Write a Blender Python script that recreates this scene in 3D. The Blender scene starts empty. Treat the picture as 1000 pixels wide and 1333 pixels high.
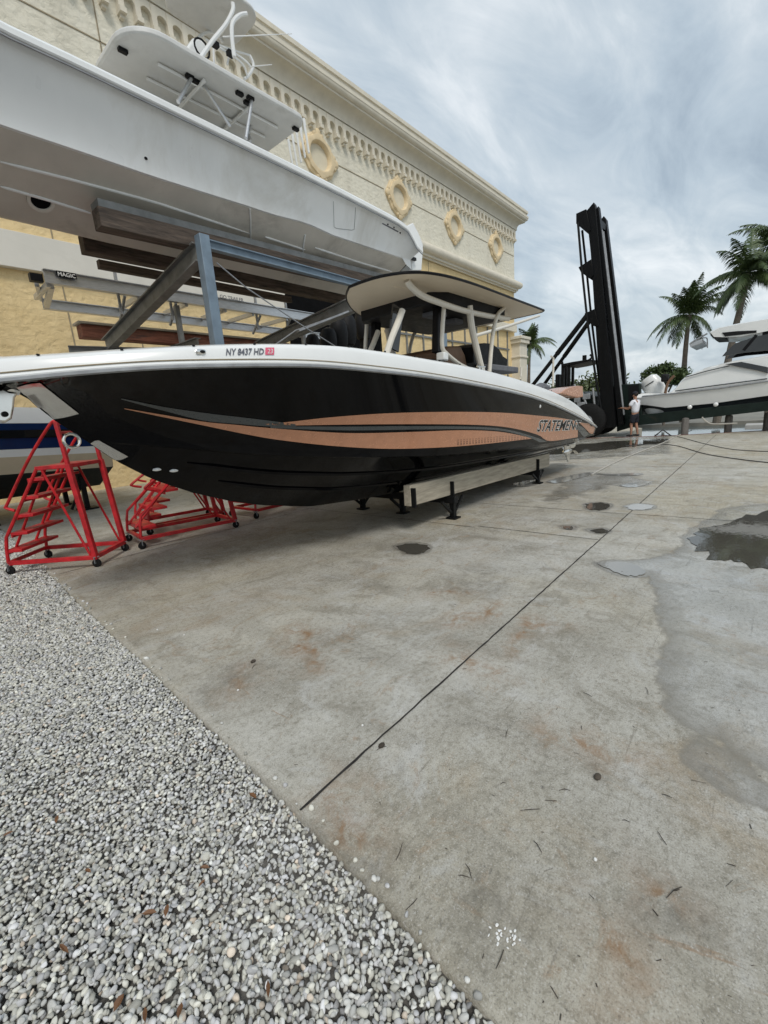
import bpy, math, random, time
import numpy as np
from mathutils import Vector, Matrix
from mathutils.bvhtree import BVHTree
rnd = random.Random(7)
nr = np.random.default_rng(11)
R = math.radians
SC = bpy.context.scene
COL = SC.collection
H = 1.5                      # eye height of the photographer
FPX = 574.0                  # focal length in pixels of the 1000 x 1333 photograph
CAM = Matrix(((0.6426178892759769, 0.20686374917874614, -0.7377327684590139),
              (-0.7626692443066801, 0.08054626292553083, -0.6417537871469157),
              (-0.07333397692179053, 0.9750485571521268, 0.20952908873087348)))

# ---------- survey helpers: a pixel of the photograph seen on a known plane of the yard ----------
def ray(px, py):
    return CAM @ Vector((px - 500.0, 666.5 - py, -FPX))
def PX(px, py, x):
    r = ray(px, py); return Vector((0, 0, H)) + r * (x / r.x)
def PY(px, py, y):
    r = ray(px, py); return Vector((0, 0, H)) + r * (y / r.y)
def PZ(px, py, z=0.0):
    r = ray(px, py); return Vector((0, 0, H)) + r * ((z - H) / r.z)

def interp(tab, x):
    xs = [p[0] for p in tab]; ys = [p[1] for p in tab]
    return float(np.interp(x, xs, ys))
def smooth_tab(tab):
    """smooth cubic (Catmull) resample of a table so lofted hulls have no kinks"""
    xs = np.array([p[0] for p in tab]); ys = np.array([p[1] for p in tab])
    m = np.gradient(ys, xs)
    out = []
    for x in np.linspace(xs[0], xs[-1], 90):
        i = min(max(np.searchsorted(xs, x) - 1, 0), len(xs) - 2)
        h = xs[i+1] - xs[i]; t = (x - xs[i]) / h
        y = (2*t**3 - 3*t**2 + 1)*ys[i] + (t**3 - 2*t**2 + t)*h*m[i] + (-2*t**3 + 3*t**2)*ys[i+1] + (t**3 - t**2)*h*m[i+1]
        out.append((float(x), float(y)))
    return out

# ---------- objects ----------
def thing(name, label, cat, loc=(0, 0, 0), group=None, rz=0):
    o = bpy.data.objects.new(name, None); COL.objects.link(o)
    o.location = loc; o.rotation_euler = (0, 0, rz); o.empty_display_size = .2
    o['label'] = label; o['category'] = cat
    if group: o['group'] = group
    return o
def tag(o, label, cat, group=None):
    o['label'] = label; o['category'] = cat
    if group: o['group'] = group
    return o
def struct(o, kind='structure'):
    o['kind'] = kind; return o
def copy_tree(o, parent=None):
    c = o.copy(); COL.objects.link(c)
    if parent is not None: c.parent = parent
    for ch in [k for k in bpy.data.objects if k.parent == o]:
        copy_tree(ch, c)
    return c

class MB:
    def __init__(s): s.v = []; s.f = []; s.m = []
    def add(s, vs, fs, m=0):
        n = len(s.v); s.v += [tuple(p) for p in vs]
        s.f += [tuple(i + n for i in q) for q in fs]; s.m += [m] * len(fs)
        return s
    def box(s, c, d, rot=None, m=0):
        c = Vector(c); hx, hy, hz = d[0]/2, d[1]/2, d[2]/2
        vs = [Vector((x, y, z)) for x in (-hx, hx) for y in (-hy, hy) for z in (-hz, hz)]
        if rot is not None: vs = [rot @ p for p in vs]
        return s.add([c + p for p in vs], [(0,1,3,2),(4,6,7,5),(0,4,5,1),(2,3,7,6),(0,2,6,4),(1,5,7,3)], m)
    def beam(s, p, q, w, h, up=(0, 0, 1), m=0):
        p, q = Vector(p), Vector(q); d = (q - p); L = d.length; d.normalize()
        up = Vector(up); sx = d.cross(up)
        if sx.length < 1e-4: sx = d.cross(Vector((1, 0, 0)))
        sx.normalize(); uz = sx.cross(d)
        return s.box((p + q)/2, (L, w, h), Matrix((d, sx, uz)).transposed(), m)
    def ibeam(s, p, q, w, h, t=.012, up=(0, 0, 1), m=0):
        p, q = Vector(p), Vector(q); d = (q - p).normalized(); sx = d.cross(Vector(up)).normalized(); uz = sx.cross(d)
        pr = [(-w/2,-h/2),(w/2,-h/2),(w/2,-h/2+t),(t/2,-h/2+t),(t/2,h/2-t),(w/2,h/2-t),(w/2,h/2),(-w/2,h/2),(-w/2,h/2-t),(-t/2,h/2-t),(-t/2,-h/2+t),(-w/2,-h/2+t)]
        vs = [p + sx*a + uz*b for a, b in pr] + [q + sx*a + uz*b for a, b in pr]
        n = 12; fs = [(i, (i+1) % n, n+(i+1) % n, n+i) for i in range(n)]
        for k in (0, n):
            for q4 in ((0,1,2,11),(11,2,3,10),(10,3,4,9),(9,4,5,8),(8,5,6,7)):
                fs.append(tuple(k+i for i in q4))
        return s.add(vs, fs, m)
    def tube(s, pts, r, n=8, m=0, closed=False):
        pts = [Vector(p) for p in pts]; k = len(pts)
        rr = r if isinstance(r, (list, tuple)) else [r]*k
        nrm = None; rings = []
        for i, p in enumerate(pts):
            if closed: t = pts[(i+1) % k] - pts[i-1]
            else: t = pts[min(i+1, k-1)] - pts[max(i-1, 0)]
            t.normalize()
            if nrm is None:
                a = Vector((0, 0, 1)) if abs(t.z) < .9 else Vector((1, 0, 0))
                nrm = (a - t*a.dot(t)).normalized()
            else:
                nrm = nrm - t*nrm.dot(t)
                if nrm.length < 1e-5: nrm = t.orthogonal()
                nrm.normalize()
            b = t.cross(nrm)
            rings.append([p + (nrm*math.cos(2*math.pi*j/n) + b*math.sin(2*math.pi*j/n))*rr[i] for j in range(n)])
        return s.loft(rings, True, not closed, m, closed)
    def loft(s, rings, closed=True, caps=True, m=0, wrap=False):
        n = len(rings[0]); vs = [p for rg in rings for p in rg]; fs = []
        K = len(rings)
        for i in range(K if wrap else K-1):
            a, b = i*n, ((i+1) % K)*n
            for j in range(n if closed else n-1):
                j2 = (j+1) % n
                fs.append((a+j, a+j2, b+j2, b+j))
        if caps and closed:
            fs.append(tuple(reversed(range(n)))); fs.append(tuple((K-1)*n + j for j in range(n)))
        return s.add(vs, fs, m)
    def prism(s, poly, ext, m=0):
        poly = [Vector(p) for p in poly]; ext = Vector(ext)
        return s.loft([poly, [p + ext for p in poly]], True, True, m)
    def lathe(s, c, axis, prof, n=20, m=0):
        c = Vector(c); ax = Vector(axis).normalized(); u = ax.orthogonal().normalized(); w = ax.cross(u)
        rings = [[c + ax*h + (u*math.cos(2*math.pi*j/n) + w*math.sin(2*math.pi*j/n))*max(r, 1e-4) for j in range(n)] for r, h in prof]
        return s.loft(rings, True, True, m)
    def ball(s, c, rad, n=12, k=8, m=0, rot=None):
        c = Vector(c); rad = (rad,)*3 if not isinstance(rad, (list, tuple)) else rad
        rings = []
        for i in range(k+1):
            th = math.pi*(i if 0 < i < k else (0.02 if i == 0 else k-.02))/k
            rg = []
            for j in range(n):
                p = Vector((rad[0]*math.sin(th)*math.cos(2*math.pi*j/n), rad[1]*math.sin(th)*math.sin(2*math.pi*j/n), rad[2]*math.cos(th)))
                rg.append(c + (rot @ p if rot else p))
            rings.append(rg)
        return s.loft(rings, True, True, m)
    def mirror_y(s, yc):
        n = len(s.v); nf = len(s.f)
        s.v += [(x, 2*yc - y, z) for x, y, z in s.v]
        s.f += [tuple(i + n for i in reversed(q)) for q in s.f]; s.m += s.m[:nf]
        return s
    def build(s, name, mats, parent=None, smooth=True, angle=35, bevel=0, weld=False):
        me = bpy.data.meshes.new(name)
        off = Vector((0, 0, 0)); p = parent
        while p is not None: off += p.location; p = p.parent
        org = Vector((0, 0, 0))
        if parent is None:
            a = np.array(s.v); org = Vector(((a[:,0].min()+a[:,0].max())/2, (a[:,1].min()+a[:,1].max())/2, a[:,2].min()))
        o0 = off + org
        me.from_pydata([(x-o0.x, y-o0.y, z-o0.z) for x, y, z in s.v], [], s.f)
        if not isinstance(mats, (list, tuple)): mats = [mats]
        for mm in mats: me.materials.append(mm)
        if len(mats) > 1: me.polygons.foreach_set('material_index', s.m)
        import bmesh
        bm = bmesh.new(); bm.from_mesh(me)
        if weld: bmesh.ops.remove_doubles(bm, verts=bm.verts, dist=.0005)
        bmesh.ops.recalc_face_normals(bm, faces=bm.faces)
        bm.to_mesh(me); bm.free()
        me.polygons.foreach_set('use_smooth', [smooth]*len(me.polygons))
        if smooth: me.set_sharp_from_angle(angle=R(angle))
        o = bpy.data.objects.new(name, me); COL.objects.link(o); o.location = org
        if parent is not None: o.parent = parent; o.location = (0, 0, 0)
        if bevel:
            b = o.modifiers.new('bevel', 'BEVEL'); b.width = bevel; b.segments = 2; b.limit_method = 'ANGLE'; b.angle_limit = R(40)
            b.harden_normals = False
        return o

def arc(c, r, a0, a1, n, u=(1,0,0), w=(0,0,1)):
    c, u, w = Vector(c), Vector(u), Vector(w)
    return [c + u*r*math.cos(R(a0+(a1-a0)*i/n)) + w*r*math.sin(R(a0+(a1-a0)*i/n)) for i in range(n+1)]
def curve_pts(pts, n=6):
    """Catmull-Rom through points"""
    P = [Vector(p) for p in pts]; out = []
    for i in range(len(P)-1):
        p0, p1, p2, p3 = P[max(i-1,0)], P[i], P[i+1], P[min(i+2, len(P)-1)]
        for k in range(n):
            t = k/n
            out.append(.5*((2*p1) + (p2-p0)*t + (2*p0-5*p1+4*p2-p3)*t*t + (3*p1-p0-3*p2+p3)*t**3))
    out.append(P[-1]); return out

_font_cache = {}
def text_mesh(txt, shear=0.0, fat=0.0):
    """lettering as flat triangles in a unit box"""
    cu = bpy.data.curves.new('lettering', 'FONT'); cu.body = txt; cu.shear = shear; cu.offset = fat; cu.resolution_u = 3
    o = bpy.data.objects.new('lettering', cu); COL.objects.link(o)
    dg = bpy.context.evaluated_depsgraph_get(); me = o.evaluated_get(dg).to_mesh()
    v = np.array([p.co[:2] for p in me.vertices]); f = [tuple(p.vertices) for p in me.polygons]
    o.evaluated_get(dg).to_mesh_clear()
    bpy.data.objects.remove(o); bpy.data.curves.remove(cu)
    lo, hi = v.min(0), v.max(0); v = (v - lo)/(hi - lo)
    return v, f

# ---------- materials ----------
def srgb(r, g, b):
    f = lambda c: (c/255/12.92) if c/255 <= .04045 else ((c/255+.055)/1.055)**2.4
    return (f(r), f(g), f(b))
class NT:
    def __init__(s, name):
        s.mat = bpy.data.materials.new(name); s.mat.use_nodes = True
        s.nt = s.mat.node_tree; s.n = s.nt.nodes; s.l = s.nt.links
        s.b = s.n['Principled BSDF']; s.tc = None
    def co(s, which='Object'):
        if s.tc is None: s.tc = s.n.new('ShaderNodeTexCoord')
        return s.tc.outputs[which]
    def mapped(s, scale=(1,1,1), rot=(0,0,0), which='Object'):
        m = s.n.new('ShaderNodeMapping'); m.inputs['Scale'].default_value = scale; m.inputs['Rotation'].default_value = rot
        s.l.new(s.co(which), m.inputs['Vector']); return m.outputs[0]
    def noise(s, scale, detail=4, rough=.55, vec=None, dist=0):
        t = s.n.new('ShaderNodeTexNoise'); t.inputs['Scale'].default_value = scale; t.inputs['Detail'].default_value = detail
        t.inputs['Roughness'].default_value = rough; t.inputs['Distortion'].default_value = dist
        s.l.new(vec if vec is not None else s.co(), t.inputs['Vector']); return t.outputs[0]
    def ramp(s, fac, stops):
        r = s.n.new('ShaderNodeValToRGB'); e = r.color_ramp.elements
        while len(e) < len(stops): e.new(.5)
        for el, (p, c) in zip(e, stops):
            el.position = p; el.color = (*c, 1) if not isinstance(c, (int, float)) else (c, c, c, 1)
        s.l.new(fac, r.inputs[0]); return r.outputs[0]
    def mix(s, fac, a, b, mode='MIX'):
        m = s.n.new('ShaderNodeMix'); m.data_type = 'RGBA'; m.blend_type = mode
        for sock, val in ((m.inputs[0], fac), (m.inputs[6], a), (m.inputs[7], b)):
            if isinstance(val, bpy.types.NodeSocket): s.l.new(val, sock)
            elif isinstance(val, (int, float)): sock.default_value = val
            else: sock.default_value = (*val, 1)
        return m.outputs[2]
    def math(s, op, a, b=0.0, clamp=False):
        m = s.n.new('ShaderNodeMath'); m.operation = op; m.use_clamp = clamp
        for sock, val in ((m.inputs[0], a), (m.inputs[1], b)):
            if isinstance(val, bpy.types.NodeSocket): s.l.new(val, sock)
            else: sock.default_value = val
        return m.outputs[0]
    def attr(s, name, out='Fac'):
        a = s.n.new('ShaderNodeAttribute'); a.attribute_name = name; return a.outputs[out]
    def bump(s, h, strength=.3, dist=.01):
        b = s.n.new('ShaderNodeBump'); b.inputs['Strength'].default_value = strength; b.inputs['Distance'].default_value = dist
        s.l.new(h, b.inputs['Height']); s.l.new(b.outputs[0], s.b.inputs['Normal']); return b
    def set(s, **kw):
        for k, v in kw.items():
            k = {'col':'Base Color','rough':'Roughness','metal':'Metallic','coat':'Coat Weight','spec':'Specular IOR Level','trans':'Transmission Weight'}.get(k, k)
            if isinstance(v, bpy.types.NodeSocket): s.l.new(v, s.b.inputs[k])
            elif isinstance(v, (tuple, list)): s.b.inputs[k].default_value = (*v, 1)
            else: s.b.inputs[k].default_value = v
        return s
MAT = {}
def mat(name, col, rough=.5, metal=0, var=.12, vscale=4, bump=0, bscale=40, coat=0, stretch=(1,1,1), spec=.5, dirt=None, rvar=.1):
    t = NT(name); v = t.mapped(stretch)
    n = t.noise(vscale, 5, .6, v)
    lo = tuple(c*(1-var) for c in col); hi = tuple(min(1, c*(1+var)) for c in col)
    c = t.ramp(n, [(.3, lo), (.7, hi)])
    if dirt:
        n2 = t.noise(vscale*.45, 6, .7, v, .6)
        c = t.mix(t.ramp(n2, [(dirt[1], 0.0), (dirt[1]+.18, dirt[2] if len(dirt) > 2 else 1.0)]), c, dirt[0])
    n3 = t.noise(vscale*2.3, 3, .6, v)
    rg = t.ramp(n3, [(.3, max(.02, rough-rvar*rough)), (.7, min(1, rough+rvar*rough))])
    t.set(col=c, rough=rg, metal=metal, coat=coat, spec=spec)
    if bump: t.bump(t.noise(bscale, 4, .6, v), bump, .01)
    MAT[name] = t.mat; return t.mat
# ================= materials =================
mat('white gelcoat', (.76,.77,.76), .22, var=.04, vscale=1.5, coat=.4, dirt=((.5,.49,.45), .62, .35))
mat('grey-white hull', (.77,.78,.775), .3, var=.06, vscale=1.2, coat=.2, stretch=(1,1,.5), dirt=((.52,.50,.45), .50, .6))
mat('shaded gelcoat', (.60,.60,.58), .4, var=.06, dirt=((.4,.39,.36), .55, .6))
mat('hull bottom paint', (.58,.545,.485), .55, var=.1, vscale=1.5, dirt=((.24,.22,.19), .55, .6))
mat('black gelcoat', (.0025,.0025,.0032), .06, var=.2, coat=.0, spec=.17)
mat('copper paint', (.55,.265,.155), .26, metal=.25, var=.08, vscale=9, coat=.4)
mat('pewter paint', (.075,.085,.09), .28, metal=.3, var=.1, coat=.3)
mat('charcoal line', (.012,.013,.015), .25, var=.1)
mat('stainless', (.80,.79,.76), .16, metal=1, var=.05, vscale=10)
mat('brushed aluminium', (.55,.56,.57), .38, metal=.85, var=.12, vscale=8, stretch=(1,6,6))
mat('cream gelcoat', (.66,.56,.42), .38, var=.05, vscale=2)
mat('cream pipe', (.66,.62,.54), .3, var=.05, coat=.3)
mat('black trim', (.006,.006,.007), .45, var=.2, spec=.2)
mat('black vinyl', (.009,.009,.010), .6, spec=.25, var=.35, vscale=6, bump=.4, bscale=18)
mat('brown vinyl', (.17,.095,.055), .55, var=.15, vscale=8, bump=.15, bscale=60)
mat('tinted glass', (.01,.011,.012), .04, var=.1, spec=.8)
mat('rubber', (.010,.010,.010), .75, spec=.2, var=.3, vscale=10, bump=.2)
mat('galvanized steel', (.30,.31,.32), .5, metal=.4, var=.22, vscale=6, bump=.1, dirt=((.16,.13,.10), .6, .6))
mat('weathered grey steel', (.20,.205,.20), .6, metal=.3, var=.25, vscale=5, bump=.15, dirt=((.13,.085,.055), .6, .6))
mat('blue-grey paint', (.16,.215,.27), .5, var=.18, vscale=6, bump=.1, dirt=((.15,.10,.07), .66, .6))
mat('dark timber', (.10,.075,.058), .85, var=.5, vscale=3, stretch=(1,9,9), bump=.6, bscale=12, dirt=((.02,.017,.015), .5, .8))
mat('grey timber', (.36,.32,.25), .85, var=.28, vscale=3, stretch=(1,9,9), bump=.5, bscale=14, dirt=((.16,.12,.08), .58, .7))
mat('red timber', (.20,.075,.045), .85, var=.45, vscale=3, stretch=(1,8,8), bump=.5, dirt=((.05,.035,.03), .5, .8))
mat('red paint', (.46,.014,.020), .36, var=.35, vscale=9, bump=.12, bscale=60, dirt=((.13,.03,.02), .58, .75))
mat('black iron', (.006,.0065,.007), .5, spec=.2, var=.4, vscale=4, bump=.1, dirt=((.035,.026,.02), .64, .7))
mat('mast steel', (.0042,.0045,.005), .42, spec=.16, var=.35, vscale=3, stretch=(3,3,.6), bump=.08, dirt=((.03,.024,.02), .66, .5))
mat('dark green paint', (.010,.018,.015), .5, spec=.2, var=.3, vscale=3, dirt=((.06,.045,.03), .62, .6))
mat('navy gelcoat', (.004,.022,.085), .2, var=.1, spec=.25)
mat('dark antifoul', (.008,.013,.015), .6, var=.3)
mat('beige gelcoat', (.50,.42,.30), .35, var=.06)
mat('trim plaster', (.68,.63,.52), .75, var=.07, vscale=2.5, bump=.2, bscale=30, dirt=((.42,.37,.28), .62, .5))
mat('medallion plaster', (.70,.565,.36), .8, var=.1, vscale=5, bump=.25, bscale=18, dirt=((.50,.36,.19), .6, .6))
mat('pale plaster', (.66,.60,.46), .8, var=.06, vscale=3, bump=.3, bscale=12)
mat('belt plaster', (.66,.63,.56), .75, var=.06, vscale=.8, bump=.2, bscale=16, dirt=((.48,.45,.39), .58, .5))
mat('joint groove', (.30,.25,.17), .9, var=.2)
mat('dark interior', (.004,.004,.0045), .9, spec=.1, var=.4)
mat('grey canvas', (.13,.135,.15), .85, var=.25, vscale=5, bump=.4, bscale=10)
mat('white cloth', (.74,.75,.80), .85, var=.06, vscale=9, bump=.35, bscale=22)
mat('navy cloth', (.012,.014,.022), .9, var=.3, bump=.3, bscale=25)
mat('skin', (.36,.19,.125), .55, var=.08)
mat('dark hair', (.02,.013,.01), .7, var=.4)
mat('shoe', (.03,.025,.025), .6, var=.2)
mat('pink decal', (.70,.12,.20), .4, var=.1)
mat('letter grey', (.10,.105,.13), .4, var=.1)
mat('white decal', (.72,.72,.70), .4, var=.05)
mat('red kerb paint', (.22,.045,.03), .7, var=.35, vscale=5)
mat('dock timber', (.13,.12,.11), .85, var=.35, vscale=4, stretch=(6,6,1), bump=.4)
mat('hose', (.03,.03,.03), .6, var=.2)
mat('bleached concrete', (.40,.39,.37), .85, var=.12, vscale=2, bump=.2)

def stucco(name, col, dark):
    t = NT(name); v = t.co()
    big = t.noise(.35, 5, .6); fine = t.noise(3.2, 6, .65)
    c = t.ramp(t.math('ADD', t.math('MULTIPLY', big, .55), t.math('MULTIPLY', fine, .45)), [(.33, dark), (.62, col)])
    streak = t.noise(1.0, 5, .6, t.mapped((1.3, 1.3, .12)))
    c = t.mix(t.ramp(streak, [(.52, 0.0), (.74, .5)]), c, tuple(k*.72 for k in dark))
    t.set(col=c, rough=.9)
    vo = t.n.new('ShaderNodeTexVoronoi'); vo.inputs['Scale'].default_value = 4.5; vo.feature = 'SMOOTH_F1'
    t.l.new(t.mapped((1, 1, 1.7)), vo.inputs['Vector'])
    h = t.math('ADD', t.math('MULTIPLY', t.noise(5.5, 7, .68, dist=.8), 1.0), t.math('MULTIPLY', vo.outputs['Distance'], .5))
    t.bump(h, .8, .05); MAT[name] = t.mat
stucco('upper stucco', (.76,.725,.61), (.69,.645,.52))
stucco('lower stucco', (.78,.61,.34), (.69,.52,.265))

# ---- concrete with rust, tyre grime and the damp that lies on it ('wet' is a per-point measure of standing moisture) ----
def concrete():
    t = NT('concrete slab'); v = t.co()
    big = t.noise(.32, 6, .6, dist=.4); mid = t.noise(1.7, 7, .68, dist=.3); fine = t.noise(34, 6, .75); grit = t.noise(150, 3, .8)
    k = t.math('ADD', t.math('MULTIPLY', big, .42), t.math('ADD', t.math('MULTIPLY', mid, .33), t.math('MULTIPLY', fine, .25)))
    c = t.ramp(k, [(.35, (.225,.21,.17)), (.44, (.35,.333,.285)), (.53, (.455,.44,.39)), (.65, (.58,.57,.53))])
    warm = t.noise(.22, 5, .6, dist=.8)
    c = t.mix(t.ramp(warm, [(.42, 0.0), (.62, .75)]), c, t.mix(1.0, c, (1.0,.93,.78), 'MULTIPLY'))
    # broom / sweep streaks along the slab
    st = t.noise(2.2, 6, .7, t.mapped((.22, 2.6, 1), (0, 0, R(24))))
    c = t.mix(t.ramp(st, [(.48, 0.0), (.70, .38)]), c, (.50,.49,.46))
    st2 = t.noise(1.6, 6, .7, t.mapped((2.0, .35, 1), (0, 0, R(12))))
    c = t.mix(t.ramp(st2, [(.50, 0.0), (.72, .5)]), c, (.19,.175,.14))
    blot = t.noise(2.6, 7, .72, dist=1.0)
    c = t.mix(t.ramp(blot, [(.51, 0.0), (.64, .55)]), c, (.20,.18,.135))
    pale = t.noise(1.9, 7, .72, t.mapped((1,1,1), (0,0,1.1)), 1.4)
    c = t.mix(t.ramp(pale, [(.54, 0.0), (.66, .55)]), c, (.53,.53,.51))
    rust = t.noise(.9, 7, .72, dist=1.2)
    c = t.mix(t.ramp(rust, [(.53, 0.0), (.68, .5)]), c, (.31,.235,.14))
    rust2 = t.noise(3.1, 7, .75, t.mapped((1,1,1), (0,0,2.2)), 1.6)
    c = t.mix(t.ramp(rust2, [(.58, 0.0), (.68, .5)]), c, (.27,.17,.085))
    rs = t.noise(1.4, 5, .7, t.mapped((3.2, .5, 1), (0, 0, R(-38))), 1.5)
    c = t.mix(t.ramp(rs, [(.665, 0.0), (.72, .6)]), c, (.26,.145,.06))
    sp = t.noise(11, 4, .6)
    c = t.mix(t.ramp(sp, [(.70, 0.0), (.76, .8)]), c, (.06,.055,.05))
    cr_ = t.noise(.8, 9, .62, dist=.5)
    crack = t.math('ABSOLUTE', t.math('SUBTRACT', cr_, .5))
    cmask = t.ramp(t.noise(.6, 3, .5, t.mapped((1,1,1), (0,0,.7))), [(.50, 0.0), (.60, 1.0)])
    c = t.mix(t.math('MULTIPLY', cmask, t.ramp(crack, [(.0, .6), (.0035, 0.0)])), c, (.10,.092,.08))
    scr = t.noise(3.0, 4, .6, t.mapped((.5, 9, 1), (0, 0, R(-30))), .3)
    c = t.mix(t.ramp(scr, [(.66, 0.0), (.70, .45)]), c, (.17,.155,.125))
    scr2 = t.noise(2.4, 4, .6, t.mapped((.5, 8, 1), (0, 0, R(55))), .3)
    c = t.mix(t.ramp(scr2, [(.66, 0.0), (.71, .4)]), c, (.55,.54,.51))
    f2 = t.noise(75, 4, .8)
    c = t.mix(1.0, c, t.ramp(fine, [(.32, (.70,.69,.66)), (.5, (1,1,1)), (.68, (1.0,1.0,1.0))]), 'MULTIPLY')
    c = t.mix(t.ramp(f2, [(.58, 0.0), (.66, .45)]), c, (.63,.62,.60))
    c = t.mix(t.ramp(f2, [(.32, .6), (.41, 0.0)]), c, (.12,.115,.10))
    c = t.mix(t.ramp(grit, [(.34, .6), (.48, 0.0)]), c, (.14,.135,.12))
    c = t.mix(t.ramp(grit, [(.56, 0.0), (.70, .45)]), c, (.60,.59,.56))
    mk = t.attr('stain'); c = t.mix(t.math('MULTIPLY', mk, t.ramp(t.noise(9, 7, .75, dist=.8), [(.40, 0.0), (.58, .85)])), c, (.24,.135,.06))
    oil = t.attr('grime'); c = t.mix(t.math('MULTIPLY', oil, t.ramp(t.noise(12, 7, .75, dist=.8), [(.38, .05), (.62, .85)])), c, (.09,.083,.07))
    wet0 = t.math('ADD', t.attr('wet'), t.math('MULTIPLY', t.math('SUBTRACT', t.noise(3.2, 8, .68, dist=.6), .5), .55))
    wn = t.ramp(wet0, [(.46, 0.0), (.54, 1.0)])
    rim = t.ramp(wet0, [(.44, 0.0), (.50, 1.0), (.56, .75), (.80, 0.0)])
    c = t.mix(t.math('MULTIPLY', wn, t.ramp(t.noise(1.3, 5, .65), [(.3, .35), (.65, .95)])), c, t.mix(1.0, c, (.90,.93,.985), 'MULTIPLY'))
    c = t.mix(t.math('MULTIPLY', rim, .72), c, (.18,.165,.135))
    rough = t.math('SUBTRACT', t.ramp(mid, [(.3, .62), (.7, .86)]), t.math('MULTIPLY', wn, .50))
    t.set(col=c, rough=rough, spec=.45)
    bp = t.bump(t.math('ADD', t.math('MULTIPLY', fine, .6), t.math('MULTIPLY', grit, .5)), .5, .006)
    t.l.new(t.math('SUBTRACT', .55, t.math('MULTIPLY', wn, .48)), bp.inputs['Strength'])
    MAT['concrete'] = t.mat
concrete()
def water(name, col, rough, bscale, bstr):
    t = NT(name); t.set(col=col, rough=rough, spec=.5)
    if bstr: t.bump(t.noise(bscale, 3, .5, t.mapped((1, 2.2, 1))), bstr, .03)
    MAT[name] = t.mat
water('harbour water', (.10,.13,.135), .06, 1.1, .35)
water('puddle water', (.075,.07,.058), .02, 9, .02)
def gravelmat():
    t = NT('gravel stone'); a = t.attr('tone', 'Color')
    n = t.noise(22, 5, .65)
    c = t.mix(t.ramp(n, [(.3, .55), (.7, 0.0)]), a, t.mix(1.0, a, (.45,.44,.42), 'MULTIPLY'))
    t.set(col=c, rough=.75); t.bump(t.noise(60, 4, .6), .4, .004); MAT['gravel'] = t.mat
gravelmat()
mat('gravel dust', (.11,.105,.096), .95, var=.35, vscale=30, bump=.8, bscale=60)
mat('yard soil', (.22,.21,.18), .95, var=.2, vscale=1)
def leafmat(name, a, b):
    t = NT(name); n = t.noise(2.5, 3, .6); n2 = t.noise(17, 3, .6)
    t.set(col=t.ramp(t.math('ADD', t.math('MULTIPLY', n, .6), t.math('MULTIPLY', n2, .4)), [(.3, a), (.7, b)]), rough=.55); MAT[name] = t.mat
water('shallow sky-pale water', (.30,.295,.275), .02, 9, .02)  # thin puddles; the pale base colour also carries the bright sky reflection
leafmat('palm leaf', (.026,.050,.012), (.085,.125,.036)); leafmat('hedge leaf', (.035,.055,.016), (.12,.15,.055))
leafmat('dry leaf', (.10,.045,.02), (.22,.11,.05))
mat('palm bark', (.15,.125,.10), .9, var=.3, vscale=3, stretch=(1,1,5), bump=.5)
mat('twig', (.05,.04,.03), .9, var=.4)
mat('rope', (.42,.40,.36), .9, var=.2)

# ================= camera, world, sun =================
cd = bpy.data.cameras.new('photo camera'); co = bpy.data.objects.new('photo camera', cd); COL.objects.link(co)
cd.sensor_fit = 'VERTICAL'; cd.sensor_height = 36; cd.lens = FPX/1333*36
cd.clip_start = .05; cd.clip_end = 6000
co.matrix_world = Matrix.Translation((0, 0, H)) @ CAM.to_4x4()
SC.camera = co
SC.view_settings.view_transform = 'Standard'; SC.view_settings.look = 'None'; SC.view_settings.exposure = .65
W = bpy.data.worlds.new('World'); SC.world = W; W.use_nodes = True
wn = W.node_tree.nodes; wl = W.node_tree.links; bg = wn['Background']
SUN_EL, SUN_AZ = R(52), R(232)           # high soft sun behind the photographer's left shoulder
sky = wn.new('ShaderNodeTexSky'); sky.sky_type = 'NISHITA'; sky.sun_disc = False; sky.sun_elevation = SUN_EL
sd = Vector((math.cos(SUN_EL)*math.cos(SUN_AZ), math.cos(SUN_EL)*math.sin(SUN_AZ), math.sin(SUN_EL)))
sky.sun_rotation = math.atan2(sd.x, sd.y); sky.air_density = 1.4; sky.dust_density = 3
def wnode(kind, **kw):
    n = wn.new(kind)
    for k, v in kw.items(): setattr(n, k, v)
    return n
tc = wnode('ShaderNodeTexCoord'); sep = wnode('ShaderNodeSeparateXYZ'); wl.new(tc.outputs['Generated'], sep.inputs[0])
def wm(op, a, b=0.0):
    m = wnode('ShaderNodeMath', operation=op)
    for s_, v_ in ((m.inputs[0], a), (m.inputs[1], b)):
        if isinstance(v_, bpy.types.NodeSocket): wl.new(v_, s_)
        else: s_.default_value = v_
    return m.outputs[0]
zz = wm('ADD', wm('MAXIMUM', sep.outputs[2], 0.0), .16)
cmb = wnode('ShaderNodeCombineXYZ'); wl.new(wm('DIVIDE', sep.outputs[0], zz), cmb.inputs[0]); wl.new(wm('DIVIDE', sep.outputs[1], zz), cmb.inputs[1])
def cloud(scale, rot, sc, detail, dist, rough=.58, loc=(0,0,0)):
    mp = wnode('ShaderNodeMapping'); mp.inputs['Scale'].default_value = sc; mp.inputs['Rotation'].default_value = (0, 0, rot); mp.inputs['Location'].default_value = loc
    wl.new(cmb.outputs[0], mp.inputs[0]); nz = wnode('ShaderNodeTexNoise'); nz.inputs['Scale'].default_value = scale
    nz.inputs['Detail'].default_value = detail; nz.inputs['Distortion'].default_value = dist; nz.inputs['Roughness'].default_value = rough
    wl.new(mp.outputs[0], nz.inputs['Vector']); return nz.outputs[0]
c1 = cloud(.62, R(35), (1, 1.7, 1), 7, .5, .55, (3.1, 1.7, 0)); c2 = cloud(1.9, R(20), (.8, 2.2, 1), 7, .9, .6, (.6, 4.2, 0))
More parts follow.
